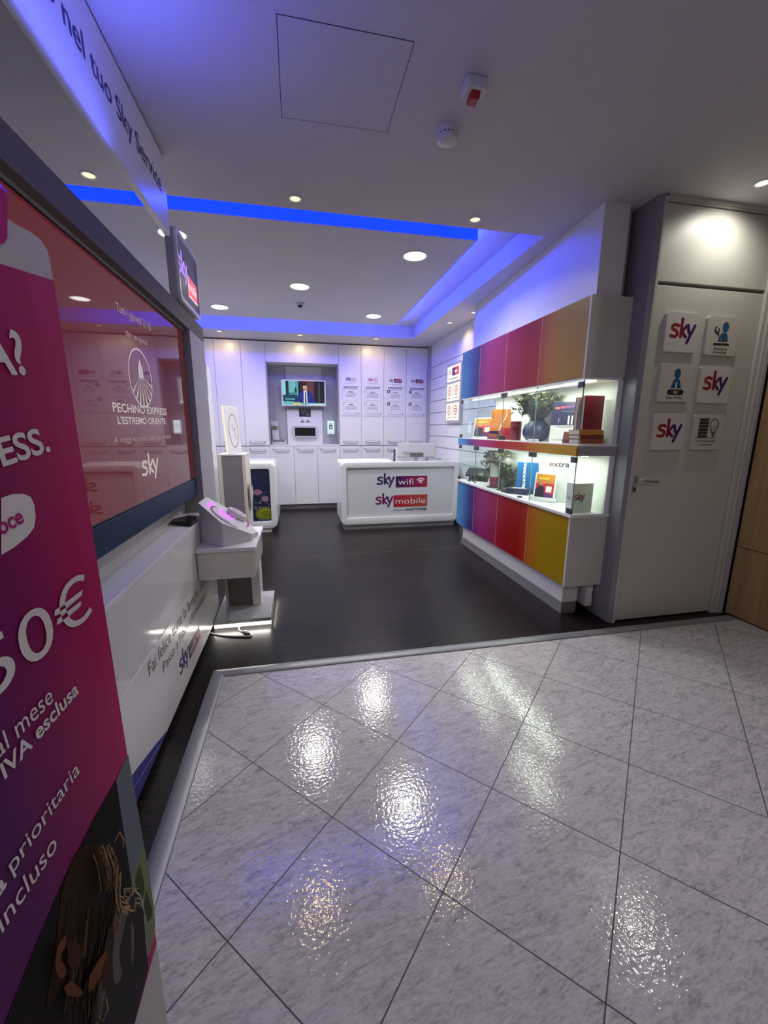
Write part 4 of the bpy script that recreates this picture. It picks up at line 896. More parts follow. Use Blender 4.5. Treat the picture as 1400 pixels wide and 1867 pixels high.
# acrylic sign with a padlock
t = thing('acrylic_sign', (0.57, 7.48, 1.122), 'small lit white sign with a blue lock symbol in the niche', 'sign')
MB().box(0.52, 0.64, 7.43, 7.53, 1.122, 1.132).build('foot', acrylic, t)
MB().box(0.545, 0.60, 7.475, 7.485, 1.132, 1.31).build('upright', acrylic, t)
MB().box(0.512, 0.634, 7.470, 7.480, 1.30, 1.53).build('panel', glow('sign_lit', (0.72, 0.86, 0.92), 1.0), t, bevel=0.002)
pc = Pic((0.512, 7.470, 1.30), X, Z); si = glow('sign_blue', (0.02, 0.10, 0.20), 1.0)
pc.poly(si, [tuple(p.xy) for p in rrect((0.03, 0.085, 0), X, Y, 0.062, 0.075, 0.015)]); pc.arc(si, 0.061, 0.16, 0.021, 0.025, 0, 180, 0.010); pc.rect(glow('sign_lit', (0.72, 0.86, 0.92), 1.0), 0.05, 0.10, 0.072, 0.135)
pc.rect(si, 0.0, 0.066, 0.122, 0.07); pc.rect(glow('sign_grey', (0.3, 0.42, 0.5), 1.0), 0.02, 0.03, 0.10, 0.036); pc.rect(glow('sign_grey', (0.3, 0.42, 0.5), 1.0), 0.03, 0.015, 0.09, 0.021)
pc.build('lock_symbol', t)
area('sign_lamp', (0.573, 7.455, 1.42), (0, -1, 0), 0.1, 0.2, 0.10, (0.75, 0.9, 1.0))
# card terminal with leaflet
t = thing('card_terminal', (-0.33, 7.42, 1.122), 'grey cordless handset on its cradle in the left of the niche', 'handset')
MB().prism([(-0.462, 7.38, 1.122), (-0.462, 7.50, 1.122), (-0.462, 7.50, 1.205), (-0.462, 7.38, 1.155)], (0.255, 0, 0)).build('cradle', noise_wall('terminal_grey', (0.48, 0.49, 0.52), 0.4, 0.03), t, bevel=0.008)
mb = MB()
for i in range(5):
    for j in range(3): mb.obox((-0.43 + 0.04 * i, 7.395 + 0.03 * j, 1.1625 + 0.0125 * j), (0.028, 0, 0), (0, 0.02, 0.0083), (0, -0.003, 0.006))
mb.build('keys', frame_grey, t)
MB().obox((-0.445, 7.455, 1.19), (0.12, 0, 0), (0, 0.02, 0.0), (-0.025, 0.03, 0.33)).build('handset', noise_wall('handset_grey', (0.56, 0.57, 0.61), 0.3, 0.03), t, bevel=0.01)
MB().obox((-0.44, 7.453, 1.38), (0.09, 0, 0), (0, 0.004, 0), (-0.006, 0.008, 0.06)).build('display', frame_grey, t)
# notices on the tall cabinets
def notice(x0, x1, kind, label):
    t = thing('service_notice', ((x0 + x1) / 2, BY - 0.006, 1.62), label, 'notice', 'framed notices on the cabinet doors')
    z0, z1 = 1.618, 2.288; w, h = x1 - x0, z1 - z0
    MB().prism(rrect((x0, BY - 0.010, z0), X, Z, w, h, 0.018), (0, 0.0095, 0)).build('panel', noise_wall('notice_white', (0.82, 0.82, 0.88), 0.25, 0.01), t)
    pc = Pic((x0, BY - 0.010, z0), X, Z)
    for i, (a0, b0) in enumerate(((0.055, 0.225), (0.255, 0.435))):
        o_, i_ = rrect((0.03, a0, 0), X, Y, w - 0.06, b0 - a0, 0.02), None
        pts = [tuple(p.xy) for p in o_]; pc.line(grey_ink, pts + [pts[0]], 0.0035)
        pc.rect(ink, w * 0.38, b0 - 0.045, w * 0.62, b0 - 0.034)
        for k in range(4): e_ = 0.03 * rng.random(); pc.rect(grey_ink, 0.06 + e_, b0 - 0.066 - 0.02 * k, w - 0.06 - e_, b0 - 0.059 - 0.02 * k)
        c_ = ink if kind == 'wifi' and i else red_ink if kind == 'wifi' else grey_ink
        if kind == 'wifi': pc.disc(pbr('badge_plum', (0.07, 0.01, 0.05), 0.4), 0.05, b0 - 0.02, 0.030, 0.030); pc.disc(white_ink, 0.05, b0 - 0.02, 0.012, 0.014)
        else: pc.arc(grey_ink, 0.045, b0 - 0.02, 0.022, 0.022, 0, 360, 0.005)
    for k in range(2): pc.rect(navy_ink, 0.035 + 0.012 * k, 0.475 - 0.02 * k, w - 0.035 - 0.012 * k, 0.484 - 0.02 * k)
    pc.rect(grey_ink, 0.07, 0.535, w - 0.07, 0.540); pc.rect(grey_ink, 0.04, 0.025, w - 0.06, 0.03); pc.disc(navy_ink, w - 0.035, 0.03, 0.009, 0.009)
    pc.build('print', t)
    o_ = (x0 + (0.06 if kind == 'wifi' else 0.085), BY - 0.0102, z1 - 0.088)
    if kind == 'wifi':
        wordmark('wordmark', o_, X, Z, 0.075, navy_ink, t, 0.26)
        MB().box(x0 + 0.145, x0 + 0.285, BY - 0.0112, BY - 0.0101, z1 - 0.105, z1 - 0.042).build('badge', grad('notice_badge', 'X', [(0, (0.05, 0.01, 0.08)), (1, (0.35, 0.02, 0.05))], 0.4), t)
        text('lettering', 'wifi', (x0 + 0.155, BY - 0.0114, z1 - 0.09), X, Z, 0.033, white_ink, t, width=0.075)
        pc = Pic((x0 + 0.262, BY - 0.0114, z1 - 0.09), X, Z)
        for r in (0.01, 0.022, 0.034): pc.arc(white_ink, 0, 0, r * 0.7, r, 45, 135, 0.006)
        pc.build('wifi_symbol', t)
    else:
        wordmark('wordmark', o_, X, Z, 0.095, navy_ink if kind == 'q' else pbr('ink_plum', (0.30, 0.03, 0.12), 0.4), t, 0.24)
        pc = Pic((x0 + 0.225, BY - 0.0102, z1 - 0.075), X, Z); pc.arc(navy_ink, 0, 0, 0.026, 0.026, -30, 300, 0.008); pc.line(navy_ink, [(0.012, -0.018), (0.025, -0.03)], 0.008); pc.build('ring_mark', t)
    return t
notice(0.735, 1.068, 'q', 'white notice on the cabinet door directly right of the niche, with a ring mark')
notice(1.115, 1.455, 'q2', 'white notice with a plum wordmark, second from the niche')
notice(1.515, 1.855, 'wifi', 'white notice with a dark badge heading, third from the niche')
notice(1.905, 2.245, 'wifi', 'white notice with a dark badge heading, nearest the right corner')

# ------------------------------------------------------------------ lit wall panel on the slatted wall
t = thing('light_box', (2.27, 5.9, 1.49), 'illuminated white panel with five lit fields on the slatted right wall', 'light box')
MB().prism(rrect((2.255, 5.60, 1.485), Y, Z, 0.585, 0.86, 0.03), (0.044, 0, 0)).build('casing', mid_grey, t, bevel=0.004)
lit = glow('light_box_face', (1.0, 0.96, 0.84), 1.0)
ubx = (2.2548, 6.185, 1.485)      # viewed from the left: s runs towards the viewer
fl = [(0.04, 0.60, 0.545, 0.82, 'top'), (0.04, 0.32, 0.28, 0.57, 1), (0.305, 0.32, 0.545, 0.57, 2), (0.04, 0.04, 0.28, 0.29, 3), (0.305, 0.04, 0.545, 0.29, 4)]
for x0, y0, x1, y1, k in fl:
    f = MB().box(2.2505, 2.2548, 6.185 - x1, 6.185 - x0, 1.485 + y0, 1.485 + y1).build('lit_field', lit, t, bevel=0.001)
    pc = Pic((2.2505, 6.185 - x0, 1.485 + y0), -Y, Z); W_, H_ = x1 - x0, y1 - y0
    if k == 'top':
        pc.rect(glow('lit_plum', (0.10, 0.02, 0.12), 1), 0.20, 0.08, 0.33, 0.19); pc.rect(glow('lit_rose', (0.75, 0.04, 0.14), 1), 0.33, 0.08, 0.46, 0.19); pc.rect(glow('lit_pale', (1.0, 0.75, 0.8), 1), 0.30, 0.11, 0.40, 0.15)
        pc.rect(glow('lit_grey', (0.35, 0.33, 0.36), 1), 0.06, 0.03, 0.45, 0.045)
        for st_ in LOGO: pc.line(glow('lit_lilac', (0.35, 0.3, 0.5), 1), [(0.05 + 0.05 * x, 0.11 + 0.05 * y) for x, y in st_], 0.011)
    else:
        c_ = glow('lit_crimson', (0.50, 0.03, 0.10), 1)
        pc.arc(c_, W_ / 2, H_ * 0.58, 0.062, 0.062, 0, 360, 0.014, 28); pc.rect(glow('lit_grey', (0.35, 0.33, 0.36), 1), 0.05, 0.035, W_ - 0.05, 0.047)
        q = {1: [(-0.01, 0.03), (0.015, 0.0), (-0.015, 0.0), (0.01, -0.035)], 2: [(-0.03, -0.02), (0, 0.03), (0.03, -0.02)], 3: [(-0.015, -0.03), (-0.015, 0.03), (0.015, 0.03), (0.015, -0.03)], 4: [(-0.03, 0.02), (0.03, 0.02), (0.03, -0.02), (-0.03, -0.02), (-0.03, 0.02)]}[k]
        pc.line(c_, [(W_ / 2 + a_, H_ * 0.58 + b_) for a_, b_ in q], 0.013)
    pc.build('print', f)
area('light_box_lamp', (2.235, 5.89, 1.92), (-1, 0, 0), 0.5, 0.7, 1.5, (1.0, 0.95, 0.82))

# ------------------------------------------------------------------ colourful display cabinet on the right
KX, KB = 1.88, 2.175
YF, YN = 4.645, 2.505
YS = [4.645, 4.165, 3.61, 3.06, 2.505]
t = thing('display_cabinet', (2.03, 3.57, 0), 'long wall cabinet with rainbow coloured doors and two rows of lit glass showcases', 'display cabinet')
C = lambda *a: s2l(*a)
C = lambda *a: tuple(0.70 * c for c in s2l(*a))
UP = [grad('door_blue_up', 'Y', [(0, C(62, 45, 120)), (0.35, C(58, 80, 160)), (0.75, C(60, 135, 195)), (1, C(70, 145, 200))]),
      grad('door_magenta_up', 'Y', [(0, C(160, 42, 95)), (0.6, C(165, 48, 128)), (1, C(128, 40, 125))]),
      grad('door_red_up', 'Y', [(0, C(165, 55, 50)), (0.3, C(150, 32, 45)), (1, C(160, 40, 88))]),
      grad('door_yellow_up', 'Y', [(0, C(185, 150, 65)), (0.5, C(180, 140, 55)), (0.8, C(185, 115, 55)), (1, C(175, 70, 50))])]
LO = [grad('door_blue_low', 'Y', [(0, C(55, 30, 115)), (0.3, C(62, 70, 160)), (0.7, C(75, 150, 210)), (1, C(85, 165, 220))]),
      grad('door_magenta_low', 'Y', [(0, C(165, 30, 75)), (0.6, C(165, 40, 125)), (1, C(120, 35, 125))]),
      grad('door_red_low', 'Y', [(0, C(180, 55, 20)), (0.25, C(165, 0, 0)), (0.7, C(165, 0, 20)), (1, C(170, 15, 60))]),
      grad('door_yellow_low', 'Y', [(0, C(180, 150, 0)), (0.55, C(182, 145, 0)), (0.85, C(195, 120, 20)), (1, C(195, 90, 25))])]
C = lambda *a: s2l(*a)
MB().box(KX + 0.02, KB, YN + 0.02, YF - 0.001, 1.745, 2.25).build('upper_body', lam, t)
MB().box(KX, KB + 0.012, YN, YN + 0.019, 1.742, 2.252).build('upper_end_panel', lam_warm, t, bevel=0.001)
MB().box(KX + 0.004, KB, YN, YF, 1.728, 1.742).build('upper_base_board', lam, t)
for k in range(4):
    g_ = 0.02 if k == 3 else 0.0015
    MB().box(KX, KX + 0.019, YS[k + 1] + g_, YS[k] - 0.0015, 1.742, 2.25).build('door', UP[k], t, bevel=0.001)
    MB().box(KX + 0.001, KX + 0.019, YS[k + 1] + g_, YS[k] - 0.0015, 0.262, 0.776).build('door', LO[k], t, bevel=0.001)
seam_m = pbr('painted_lit_edge', (0.70, 0.52, 0.50), 0.4)  # pale colour stands in for light catching the door edges
for k in range(3):
    MB().box(KX - 0.0004, KX + 0.0185, YS[k + 1] - 0.0014, YS[k + 1] + 0.0014, 1.743, 2.249).build('painted_lit_edge', seam_m, t)
    MB().box(KX + 0.0006, KX + 0.0185, YS[k + 1] - 0.0014, YS[k + 1] + 0.0014, 0.263, 0.775).build('painted_lit_edge', seam_m, t)
# middle band
rain = grad('rainbow_band', 'Y', [(0, C(190, 150, 40)), (0.18, C(185, 140, 40)), (0.33, C(175, 70, 35)), (0.5, C(160, 15, 40)), (0.72, C(160, 40, 115)), (0.84, C(85, 50, 140)), (0.93, C(65, 140, 205)), (1, C(70, 155, 215))])
MB().box(KX + 0.006, KB, YN + 0.004, YF - 0.004, 1.222, 1.284).build('middle_body', lam, t)
MB().box(KX - 0.008, KX + 0.006, YN, YF + 0.02, 1.218, 1.290).build('middle_band', rain, t, bevel=0.001)
MB().box(KX + 0.0065, KB + 0.012, YN - 0.006, YN + 0.004, 1.218, 1.284).build('middle_end', grey_lam, t)
MB().box(KX - 0.004, KB + 0.014, YN - 0.010, YF + 0.01, 1.284, 1.298).build('upper_shelf', lam, t)
# lower body
MB().box(KX - 0.012, KB + 0.012, YN - 0.012, YF + 0.012, 0.780, 0.803).build('worktop', lam, t, bevel=0.002)
MB().box(KX + 0.020, KB, YN + 0.02, YF - 0.002, 0.255, 0.780).build('lower_body', lam, t)
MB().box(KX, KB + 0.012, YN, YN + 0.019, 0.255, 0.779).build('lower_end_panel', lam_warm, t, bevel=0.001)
MB().box(1.945, KB - 0.10, 2.60, 4.575, 0.092, 0.254).build('recessed_base', lam, t)
MB().box(1.938, KB - 0.11, 2.592, 4.583, 0.0, 0.092).build('plinth', plinth_m, t)
MB().box(KB - 0.055, KB, 2.56, 4.575, 0.06, 0.254).build('wall_batten', lam, t)
# showcase backs, frames, glass
back_m = noise_wall('showcase_back', (0.80, 0.82, 0.79), 0.5, 0.01)
for z0, z1 in ((1.298, 1.728), (0.803, 1.218)):
    MB().box(KB - 0.012, KB, YN + 0.02, YF - 0.35, z0, z1).build('showcase_back', back_m, t)
    MB().box(KB - 0.03, KB + 0.012, YN, YN + 0.018, z0, z1).build('end_post', lam, t, bevel=0.002)
    MB().box(KB - 0.02, KB, YF - 0.37, YF - 0.345, z0, z1).build('rear_post', lam, t)
    for k in range(4):
        p_ = MB().box(KX + 0.001, KX + 0.007, YS[k + 1] + 0.003, YS[k] - 0.003, z0 + 0.002, z1 - 0.002).build('glass_door', glass, t)
        MB().box(KX + 0.0005, KX + 0.0075, YS[k + 1] + 0.0005, YS[k + 1] + 0.003, z0 + 0.002, z1 - 0.002).build('glass_edge', glass_edge, p_)
    p_ = MB().box(KX + 0.009, KB - 0.03, YN + 0.002, YN + 0.008, z0 + 0.002, z1 - 0.002).build('glass_end', glass, t)
    p_ = MB().box(KX + 0.009, KB - 0.0, YF - 0.008, YF - 0.002, z0 + 0.002, z1 - 0.002).build('glass_end', glass, t)
clamp = pbr('clamp_grey', (0.10, 0.10, 0.105), 0.3, 0.6)
def clampbox(y0, y1, z, e=True): MB().box(KX - 0.004, KX + 0.014, y0, y1, z - 0.020, z + 0.020).build('glass_clamp', clamp, t, bevel=0.002)
for y, z in ((3.61, 1.705), (4.165, 1.195), (3.61, 1.195), (3.06, 1.195), (3.61, 1.318)):
    clampbox(y + 0.004, y + 0.05, z); clampbox(y - 0.05, y - 0.004, z)
for y, z in ((2.507, 1.695), (2.507, 1.19), (2.507, 0.825)): clampbox(y, y + 0.055, z)
for y, z in ((4.59, 1.705), (4.59, 1.318), (4.59, 1.195), (4.59, 0.825)): clampbox(y, y + 0.05, z)
MB().lathe((KX - 0.001, 4.165 + 0.035, 1.13), [(0.008, 0), (0.008, -0.008)], 12, 'X').build('lock', clamp, t) if False else None
for zt in (1.726, 1.216):
    MB().box(1.988, 2.000, 2.54, 4.56, zt - 0.006, zt).build('light_strip', glow('showcase_led', (1.0, 1.0, 0.86), 7.0), t)
    area('showcase_lamp', (1.995, 3.55, zt - 0.012), (0.0, 0, -1), 0.02, 2.0, P_VITRINE, (0.93, 1.0, 0.84), 175)

# ---- goods in the upper showcase
U0, L0 = 1.298, 0.803
def lying(name, m, x0, x1, y0, y1, z0, z1, label, cat, group=None, bevel=0.002):
    o = MB().box(x0, x1, y0, y1, z0, z1).build(name, m, None, bevel=bevel); return tag(o, label, cat, group)
def tablet_prop(o, du, lean, w, h, label, group, th=0.012):
    """tablet in a white surround leaning back; du along its foot, lean upwards"""
    o, du, lean = Vector(o), Vector(du).normalized(), Vector(lean).normalized(); n = du.cross(lean)
    t = thing('tablet', o, label, 'tablet', group)
    MB().prism(rrect(o, du, lean, w, h, 0.012), -n * th).build('case', lam_gloss, t, bevel=0.002)
    pc = Pic(o + du * 0.012 + lean * 0.014, du, lean); a, b = w - 0.024, h - 0.028
    pc.rect(pbr('tab_orange', C(200, 130, 30), 0.4), 0, b * 0.62, a, b); pc.rect(pbr('tab_red', C(190, 40, 45), 0.4), 0, 0.0, a, b * 0.62); pc.poly(pbr('tab_violet', C(85, 45, 110), 0.4), [(0, 0), (a, 0), (a, b * 0.18), (0, b * 0.3)])
    pc.poly(pbr('tab_dark', C(28, 28, 42), 0.4), [(0, 0), (a * 0.5, 0), (a * 0.48, b * 0.42), (a * 0.34, b * 0.55), (a * 0.18, b * 0.52), (0.0, b * 0.35)]); pc.disc(pbr('tab_skin', C(180, 130, 105), 0.4), a * 0.30, b * 0.60, a * 0.09, b * 0.07)
    pc.rect(white_ink, a * 0.58, b * 0.28, a * 0.88, b * 0.52); pc.rect(pbr('tab_yellow', C(235, 190, 60), 0.4), a * 0.15, b * 0.78, a * 0.7, b * 0.86); pc.rect(pbr('tab_rose', C(215, 120, 90), 0.4), a * 0.12, b * 0.68, a * 0.8, b * 0.72)
    pc.build('screen', t); return t
# facing the viewer: foot direction runs from far to near and to the right
dF = Vector((0.62, -0.78, 0)).normalized()
tablet_prop((1.945, 4.42, U0 + 0.004), dF, (0.13, 0.16, 0.62), 0.24, 0.235, 'small tablet in a white surround propped up in the far end of the upper showcase', 'propped tablets')
o = MB().obox((2.02, 4.13, U0), dF * 0.30, Vector((0.05, 0.04, 0)), Vector((0.015, 0.012, 0.305))).build('orange_box', pbr('box_orange', C(205, 120, 40), 0.45), None, bevel=0.002); tag(o, 'tall orange gift box at the back of the upper showcase', 'box')
cd = MB().tube([(2.122, 3.985, U0 + 0.308), (2.118, 3.975, U0 + 0.24), (2.08, 3.99, U0 + 0.16), (2.05, 4.0, U0 + 0.08), (2.0, 4.0, U0 + 0.03), (1.97, 3.95, U0 + 0.006)], 0.004, 8).build('charging_cable', paper, None, smooth=True); tag(cd, 'thin white cable hanging over the orange gift box', 'cable')
books = [(1.935, 4.02, 0.0, (130, 30, 40), 'dark red book at the bottom of the small stack beside the orange box'), (1.937, 4.01, 0.028, (190, 90, 60), 'light red book in the middle of the small stack beside the orange box'), (1.94, 4.00, 0.056, (25, 40, 90), 'navy book on top of the small stack beside the orange box')]
for x, y, dz, c_, lab in books:
    b_ = thing('book', (x + 0.06, y - 0.1, U0 + dz), lab, 'book', 'small book stack in the upper showcase')
    for z0, z1 in ((0, 0.004), (0.0225, 0.0265)): MB().box(x, x + 0.13, y - 0.20, y, U0 + dz + z0, U0 + dz + z1).build('cover', pbr('book_%d_%d' % c_[:2], C(*c_), 0.5), b_)
    MB().box(x + 0.003, x + 0.127, y - 0.197, y - 0.003, U0 + dz + 0.004, U0 + dz + 0.0225).build('pages', pbr('pages', (0.62, 0.55, 0.45), 0.7), b_)
    MB().box(x, x + 0.004, y - 0.2, y, U0 + dz + 0.004, U0 + dz + 0.0225).build('spine', pbr('book_%d_%d' % c_[:2], C(*c_), 0.5), b_)
for i, (x, y) in enumerate(((1.92, 4.16), (1.93, 4.10), (1.915, 4.06))):
    o = MB().prism(rrect((x, y, U0), dF, Vector((0.78, 0.62, 0)), 0.045, 0.035, 0.01), (0, 0, 0.018)).build('white_plug', paper, None, bevel=0.002)
    tag(o, ('white plug-in adapter nearest the far end', 'white plug-in adapter, middle of three in the upper showcase', 'white plug-in adapter nearest the navy book')[i], 'adapter', 'white adapters in front of the tablet')
mug = thing('red_mug', (2.0, 3.74, U0), 'round red mug beside the red canister in the upper showcase', 'mug')
MB().lathe((2.0, 3.74, U0), [(0.04, 0.0), (0.058, 0.02), (0.064, 0.06), (0.058, 0.10), (0.05, 0.115), (0.046, 0.11), (0.05, 0.06), (0.03, 0.012)], 28).build('body', pbr('mug_red', C(190, 25, 35), 0.2), mug, smooth=True)
MB().tube(smoothpts3 if False else [(2.0, 3.80, U0 + 0.09), (2.0, 3.835, U0 + 0.085), (2.0, 3.845, U0 + 0.055), (2.0, 3.83, U0 + 0.03), (2.0, 3.80, U0 + 0.025)], 0.008, 8).build('handle', pbr('mug_red', C(190, 25, 35), 0.2), mug, smooth=True)
o = MB().lathe((2.0, 3.565, U0), [(0.048, 0), (0.050, 0.004), (0.050, 0.165), (0.047, 0.172), (0.0, 0.173)], 28).build('red_canister', pbr('canister_red', C(150, 20, 35), 0.35), None, smooth=True); tag(o, 'tall dark red canister left of the blue vase', 'canister')
vase = thing('vase', (2.03, 3.27, U0), 'round dark blue vase in the middle of the upper showcase', 'vase')
MB().lathe((2.03, 3.27, U0), [(0.055, 0.0), (0.085, 0.012), (0.113, 0.055), (0.115, 0.09), (0.10, 0.135), (0.075, 0.160), (0.07, 0.170), (0.064, 0.165), (0.09, 0.12), (0.10, 0.08), (0.05, 0.01)], 36).build('body', noise_wall('vase_blue', C(48, 62, 100), 0.35, 0.08, 30), vase, smooth=True)
MB().lathe((2.03, 3.27, U0 + 0.150), [(0.074, 0), (0.0, 0.001)], 24).build('soil', blackm, vase)
def leaf_mat(name, a, b):
    m = pbr(name, a, 0.55); nt = m.node_tree; n = nt.nodes.new('ShaderNodeTexNoise'); n.inputs['Scale'].default_value = 40; g = nt.nodes.new('ShaderNodeNewGeometry'); nt.links.new(g.outputs['Position'], n.inputs['Vector'])
    cr = nt.nodes.new('ShaderNodeValToRGB'); cr.color_ramp.elements[0].position = 0.35; cr.color_ramp.elements[1].position = 0.65; cr.color_ramp.elements[0].color = (*a, 1); cr.color_ramp.elements[1].color = (*b, 1); nt.links.new(n.outputs[0], cr.inputs[0]); nt.links.new(cr.outputs[0], nt.nodes['Principled BSDF'].inputs['Base Color']); return m
fern = leaf_mat('fern_green', C(48, 64, 34), C(118, 128, 62)); fern2 = leaf_mat('fern_grey', C(52, 58, 38), C(108, 108, 74))
def bush(c, stems, length, spread, leaf, mat_l, parent, seed, lim):
    """stems with rows of narrow leaves"""
    rg = random.Random(seed); mb = MB(); ms = MB()
    for s_ in range(stems):
        a = rg.random() * 6.283; out = spread * (0.25 + 0.75 * rg.random()); L_ = length * (0.75 + 0.3 * rg.random()); p = Vector(c); pts = [p.copy()]
        d = Vector((math.cos(a) * out * 0.5, math.sin(a) * out, 1)).normalized()
        for k in range(8):
            d = (d + Vector((math.cos(a) * out * 0.05, math.sin(a) * out * 0.10, -0.035 * k * out))).normalized(); p = p + d * L_ / 8
            p.y = max(p.y, c[1] - 0.19); p.x = min(max(p.x, lim[0]), lim[1]); p.z = min(p.z, lim[2]); pts.append(p.copy())
        ms.tube(pts, [0.0028 - 0.0003 * k for k in range(9)], 5)
        for k in range(1, 9):
            for q in range(7):
                b = pts[k - 1].lerp(pts[k], rg.random()); dd = Vector((rg.uniform(-1, 1), rg.uniform(-1, 1), rg.uniform(-0.2, 0.9))).normalized(); ll = leaf * (0.6 + 0.6 * rg.random()); tip = b + dd * ll
                tip.y = max(tip.y, c[1] - 0.2); tip.x = min(max(tip.x, lim[0]), lim[1]); tip.z = min(tip.z, lim[2]); sd = dd.cross(Vector((rg.uniform(-1, 1), rg.uniform(-1, 1), 1))).normalized() * ll * 0.13; m_ = b.lerp(tip, 0.45)
                mb.poly([b, m_ + sd, tip, m_ - sd])
    return mb.build('foliage', mat_l, parent), ms.build('stems', pbr('stem_brown', C(80, 75, 45), 0.6), parent, smooth=True)
pl = thing('fern_plant', (2.03, 3.27, U0 + 0.152), 'bushy green artificial fern in the round blue vase', 'plant')
bush((2.03, 3.27, U0 + 0.152), 64, 0.30, 0.95, 0.058, fern, pl, 5, (1.90, 2.15, 1.70))
for i, (x, y) in enumerate(((1.93, 3.20), (1.925, 3.16), (1.93, 3.12), (1.92, 3.07))):
    o = MB().lathe((x, y, U0), [(0.010, 0), (0.013, 0.006), (0.012, 0.016), (0.006, 0.022), (0.0, 0.023)], 14).build('white_pebble', pbr('silver_bead', (0.7, 0.7, 0.72), 0.15), None, smooth=True)
    tag(o, ('small silver bead in front of the blue vase, leftmost', 'small silver bead in front of the blue vase, second from left', 'small silver bead in front of the blue vase, second from right', 'small silver bead nearest the leaflet board')[i], 'bead', 'silver beads by the vase')
# leaflet board
cdF = Vector((0.70, -0.71, 0)).normalized()
t = thing('leaflet_board', (2.05, 2.93, U0), 'upright card, navy above and white below, right of the fern', 'card')
lean = Vector((0.05, 0.05, 0.315)); o0 = Vector((1.985, 3.01, U0)); nC = cdF.cross(lean).normalized()
MB().obox(o0, cdF * 0.215, -nC * 0.006, lean).build('board', paper, t)
pc = Pic(o0, cdF, lean.normalized()); hh = lean.length
pc.rect(pbr('card_navy', C(35, 38, 75), 0.35), 0, hh * 0.42, 0.215, hh)
for k, cc in enumerate(((210, 110, 60), (200, 70, 90), (150, 60, 130), (110, 80, 160))): pc.rect(pbr('card_tone%d' % k, C(*cc), 0.4), 0.02 + 0.04 * k, hh * (0.83 + 0.012 * k), 0.055 + 0.04 * k, hh * (0.88 + 0.012 * k))
pc.rect(white_ink, 0.07, hh * 0.77, 0.17, hh * 0.775)
for x in (0.125, 0.150): pc.rect(white_ink, x, hh * 0.44, x + 0.012, hh * 0.66)
pc.rect(pbr('card_lilac', C(150, 140, 190), 0.4), 0.055, hh * 0.47, 0.062, hh * 0.60); pc.rect(ink, 0.05, hh * 0.375, 0.165, hh * 0.385)
pc.rect(grey_ink, 0.03, hh * 0.07, 0.185, hh * 0.08); pc.rect(grey_ink, 0.05, hh * 0.045, 0.165, hh * 0.05)
pc.build('print', t)
# books at the near end
def book(o, du, dv, h, c_, label, group, flat=True):
    o, du, dv = Vector(o), Vector(du), Vector(dv); n = Vector((0, 0, h))
    t = thing('book', o, label, 'book', group); cm = pbr('bookcover_%d_%d_%d' % c_, C(*c_), 0.5)
    MB().obox(o, du, dv, (0, 0, 0.004)).build('cover', cm, t); MB().obox(o + Vector((0, 0, h - 0.004)), du, dv, (0, 0, 0.004)).build('cover', cm, t)
    e = du.normalized() * 0.003
    MB().obox(o + e + dv.normalized() * 0.004 + Vector((0, 0, 0.004)), du - e * 2, dv - dv.normalized() * 0.006, (0, 0, h - 0.008)).build('pages', pbr('pages', (0.62, 0.55, 0.45), 0.7), t)
    MB().obox(o + Vector((0, 0, 0.004)), du, dv.normalized() * 0.0038, (0, 0, h - 0.008)).build('spine', cm, t)
    return t
g_ = 'red and orange books at the near end of the upper showcase'
bk = [((1.925, 2.745, 0.0), (150, 35, 45), 0.030, 'dark red book at the bottom of the tied stack'), ((1.927, 2.745, 0.030), (195, 85, 70), 0.028, 'salmon red book, second from the bottom of the tied stack'), ((1.93, 2.742, 0.058), (205, 110, 60), 0.026, 'orange book on top of the tied stack, under the twine')]
for (x, y, z), c_, h, lab in bk: book((x, y, U0 + z), (0.085, -0.065, 0), (0.06, 0.08, 0), h, c_, lab, g_)
tw = MB().tube([(1.985, 2.762, U0 + 0.0855), (2.01, 2.79, U0 + 0.093), (1.99, 2.77, U0 + 0.10), (2.005, 2.75, U0 + 0.093), (1.99, 2.73, U0 + 0.0855)], 0.0025, 6).build('twine', pbr('twine', C(150, 125, 85), 0.8), None, smooth=True); tag(tw, 'bow of brown twine on top of the tied book stack', 'twine')
bk = [((1.955, 2.585, 0.0), (165, 70, 50), 0.034, 'brick red book at the bottom of the stack under the tall crimson book'), ((1.95, 2.58, 0.034), (120, 35, 35), 0.030, 'dark book in the middle of the stack under the tall crimson book'), ((1.945, 2.58, 0.064), (210, 120, 40), 0.034, 'orange yellow book on top of the stack under the tall crimson book')]
for (x, y, z), c_, h, lab in bk: book((x, y, U0 + z), (0.19, 0.0, 0), (0, 0.13, 0), h, c_, lab, g_)
tb = thing('book', (2.05, 2.63, U0 + 0.0985), 'tall crimson book standing on the near stack of books', 'book', g_)
MB().box(1.975, 2.13, 2.60, 2.604, U0 + 0.0985, U0 + 0.335).build('cover', pbr('crimson_cover', C(135, 20, 45), 0.4), tb); MB().box(1.975, 2.13, 2.634, 2.638, U0 + 0.0985, U0 + 0.335).build('cover', pbr('crimson_cover', C(135, 20, 45), 0.4), tb)
MB().box(1.978, 2.127, 2.604, 2.634, U0 + 0.101, U0 + 0.332).build('pages', pbr('pages', (0.62, 0.55, 0.45), 0.7), tb)
tb = thing('book', (1.99, 2.68, U0 + 0.0985), 'tan book standing behind the tall crimson book', 'book', g_)
MB().box(1.955, 2.06, 2.645, 2.649, U0 + 0.0985, U0 + 0.325).build('cover', pbr('tan_cover', C(170, 120, 85), 0.5), tb); MB().box(1.955, 2.06, 2.67, 2.674, U0 + 0.0985, U0 + 0.325).build('cover', pbr('tan_cover', C(170, 120, 85), 0.5), tb)
MB().box(1.958, 2.057, 2.649, 2.67, U0 + 0.101, U0 + 0.322).build('pages', pbr('pages', (0.62, 0.55, 0.45), 0.7), tb)

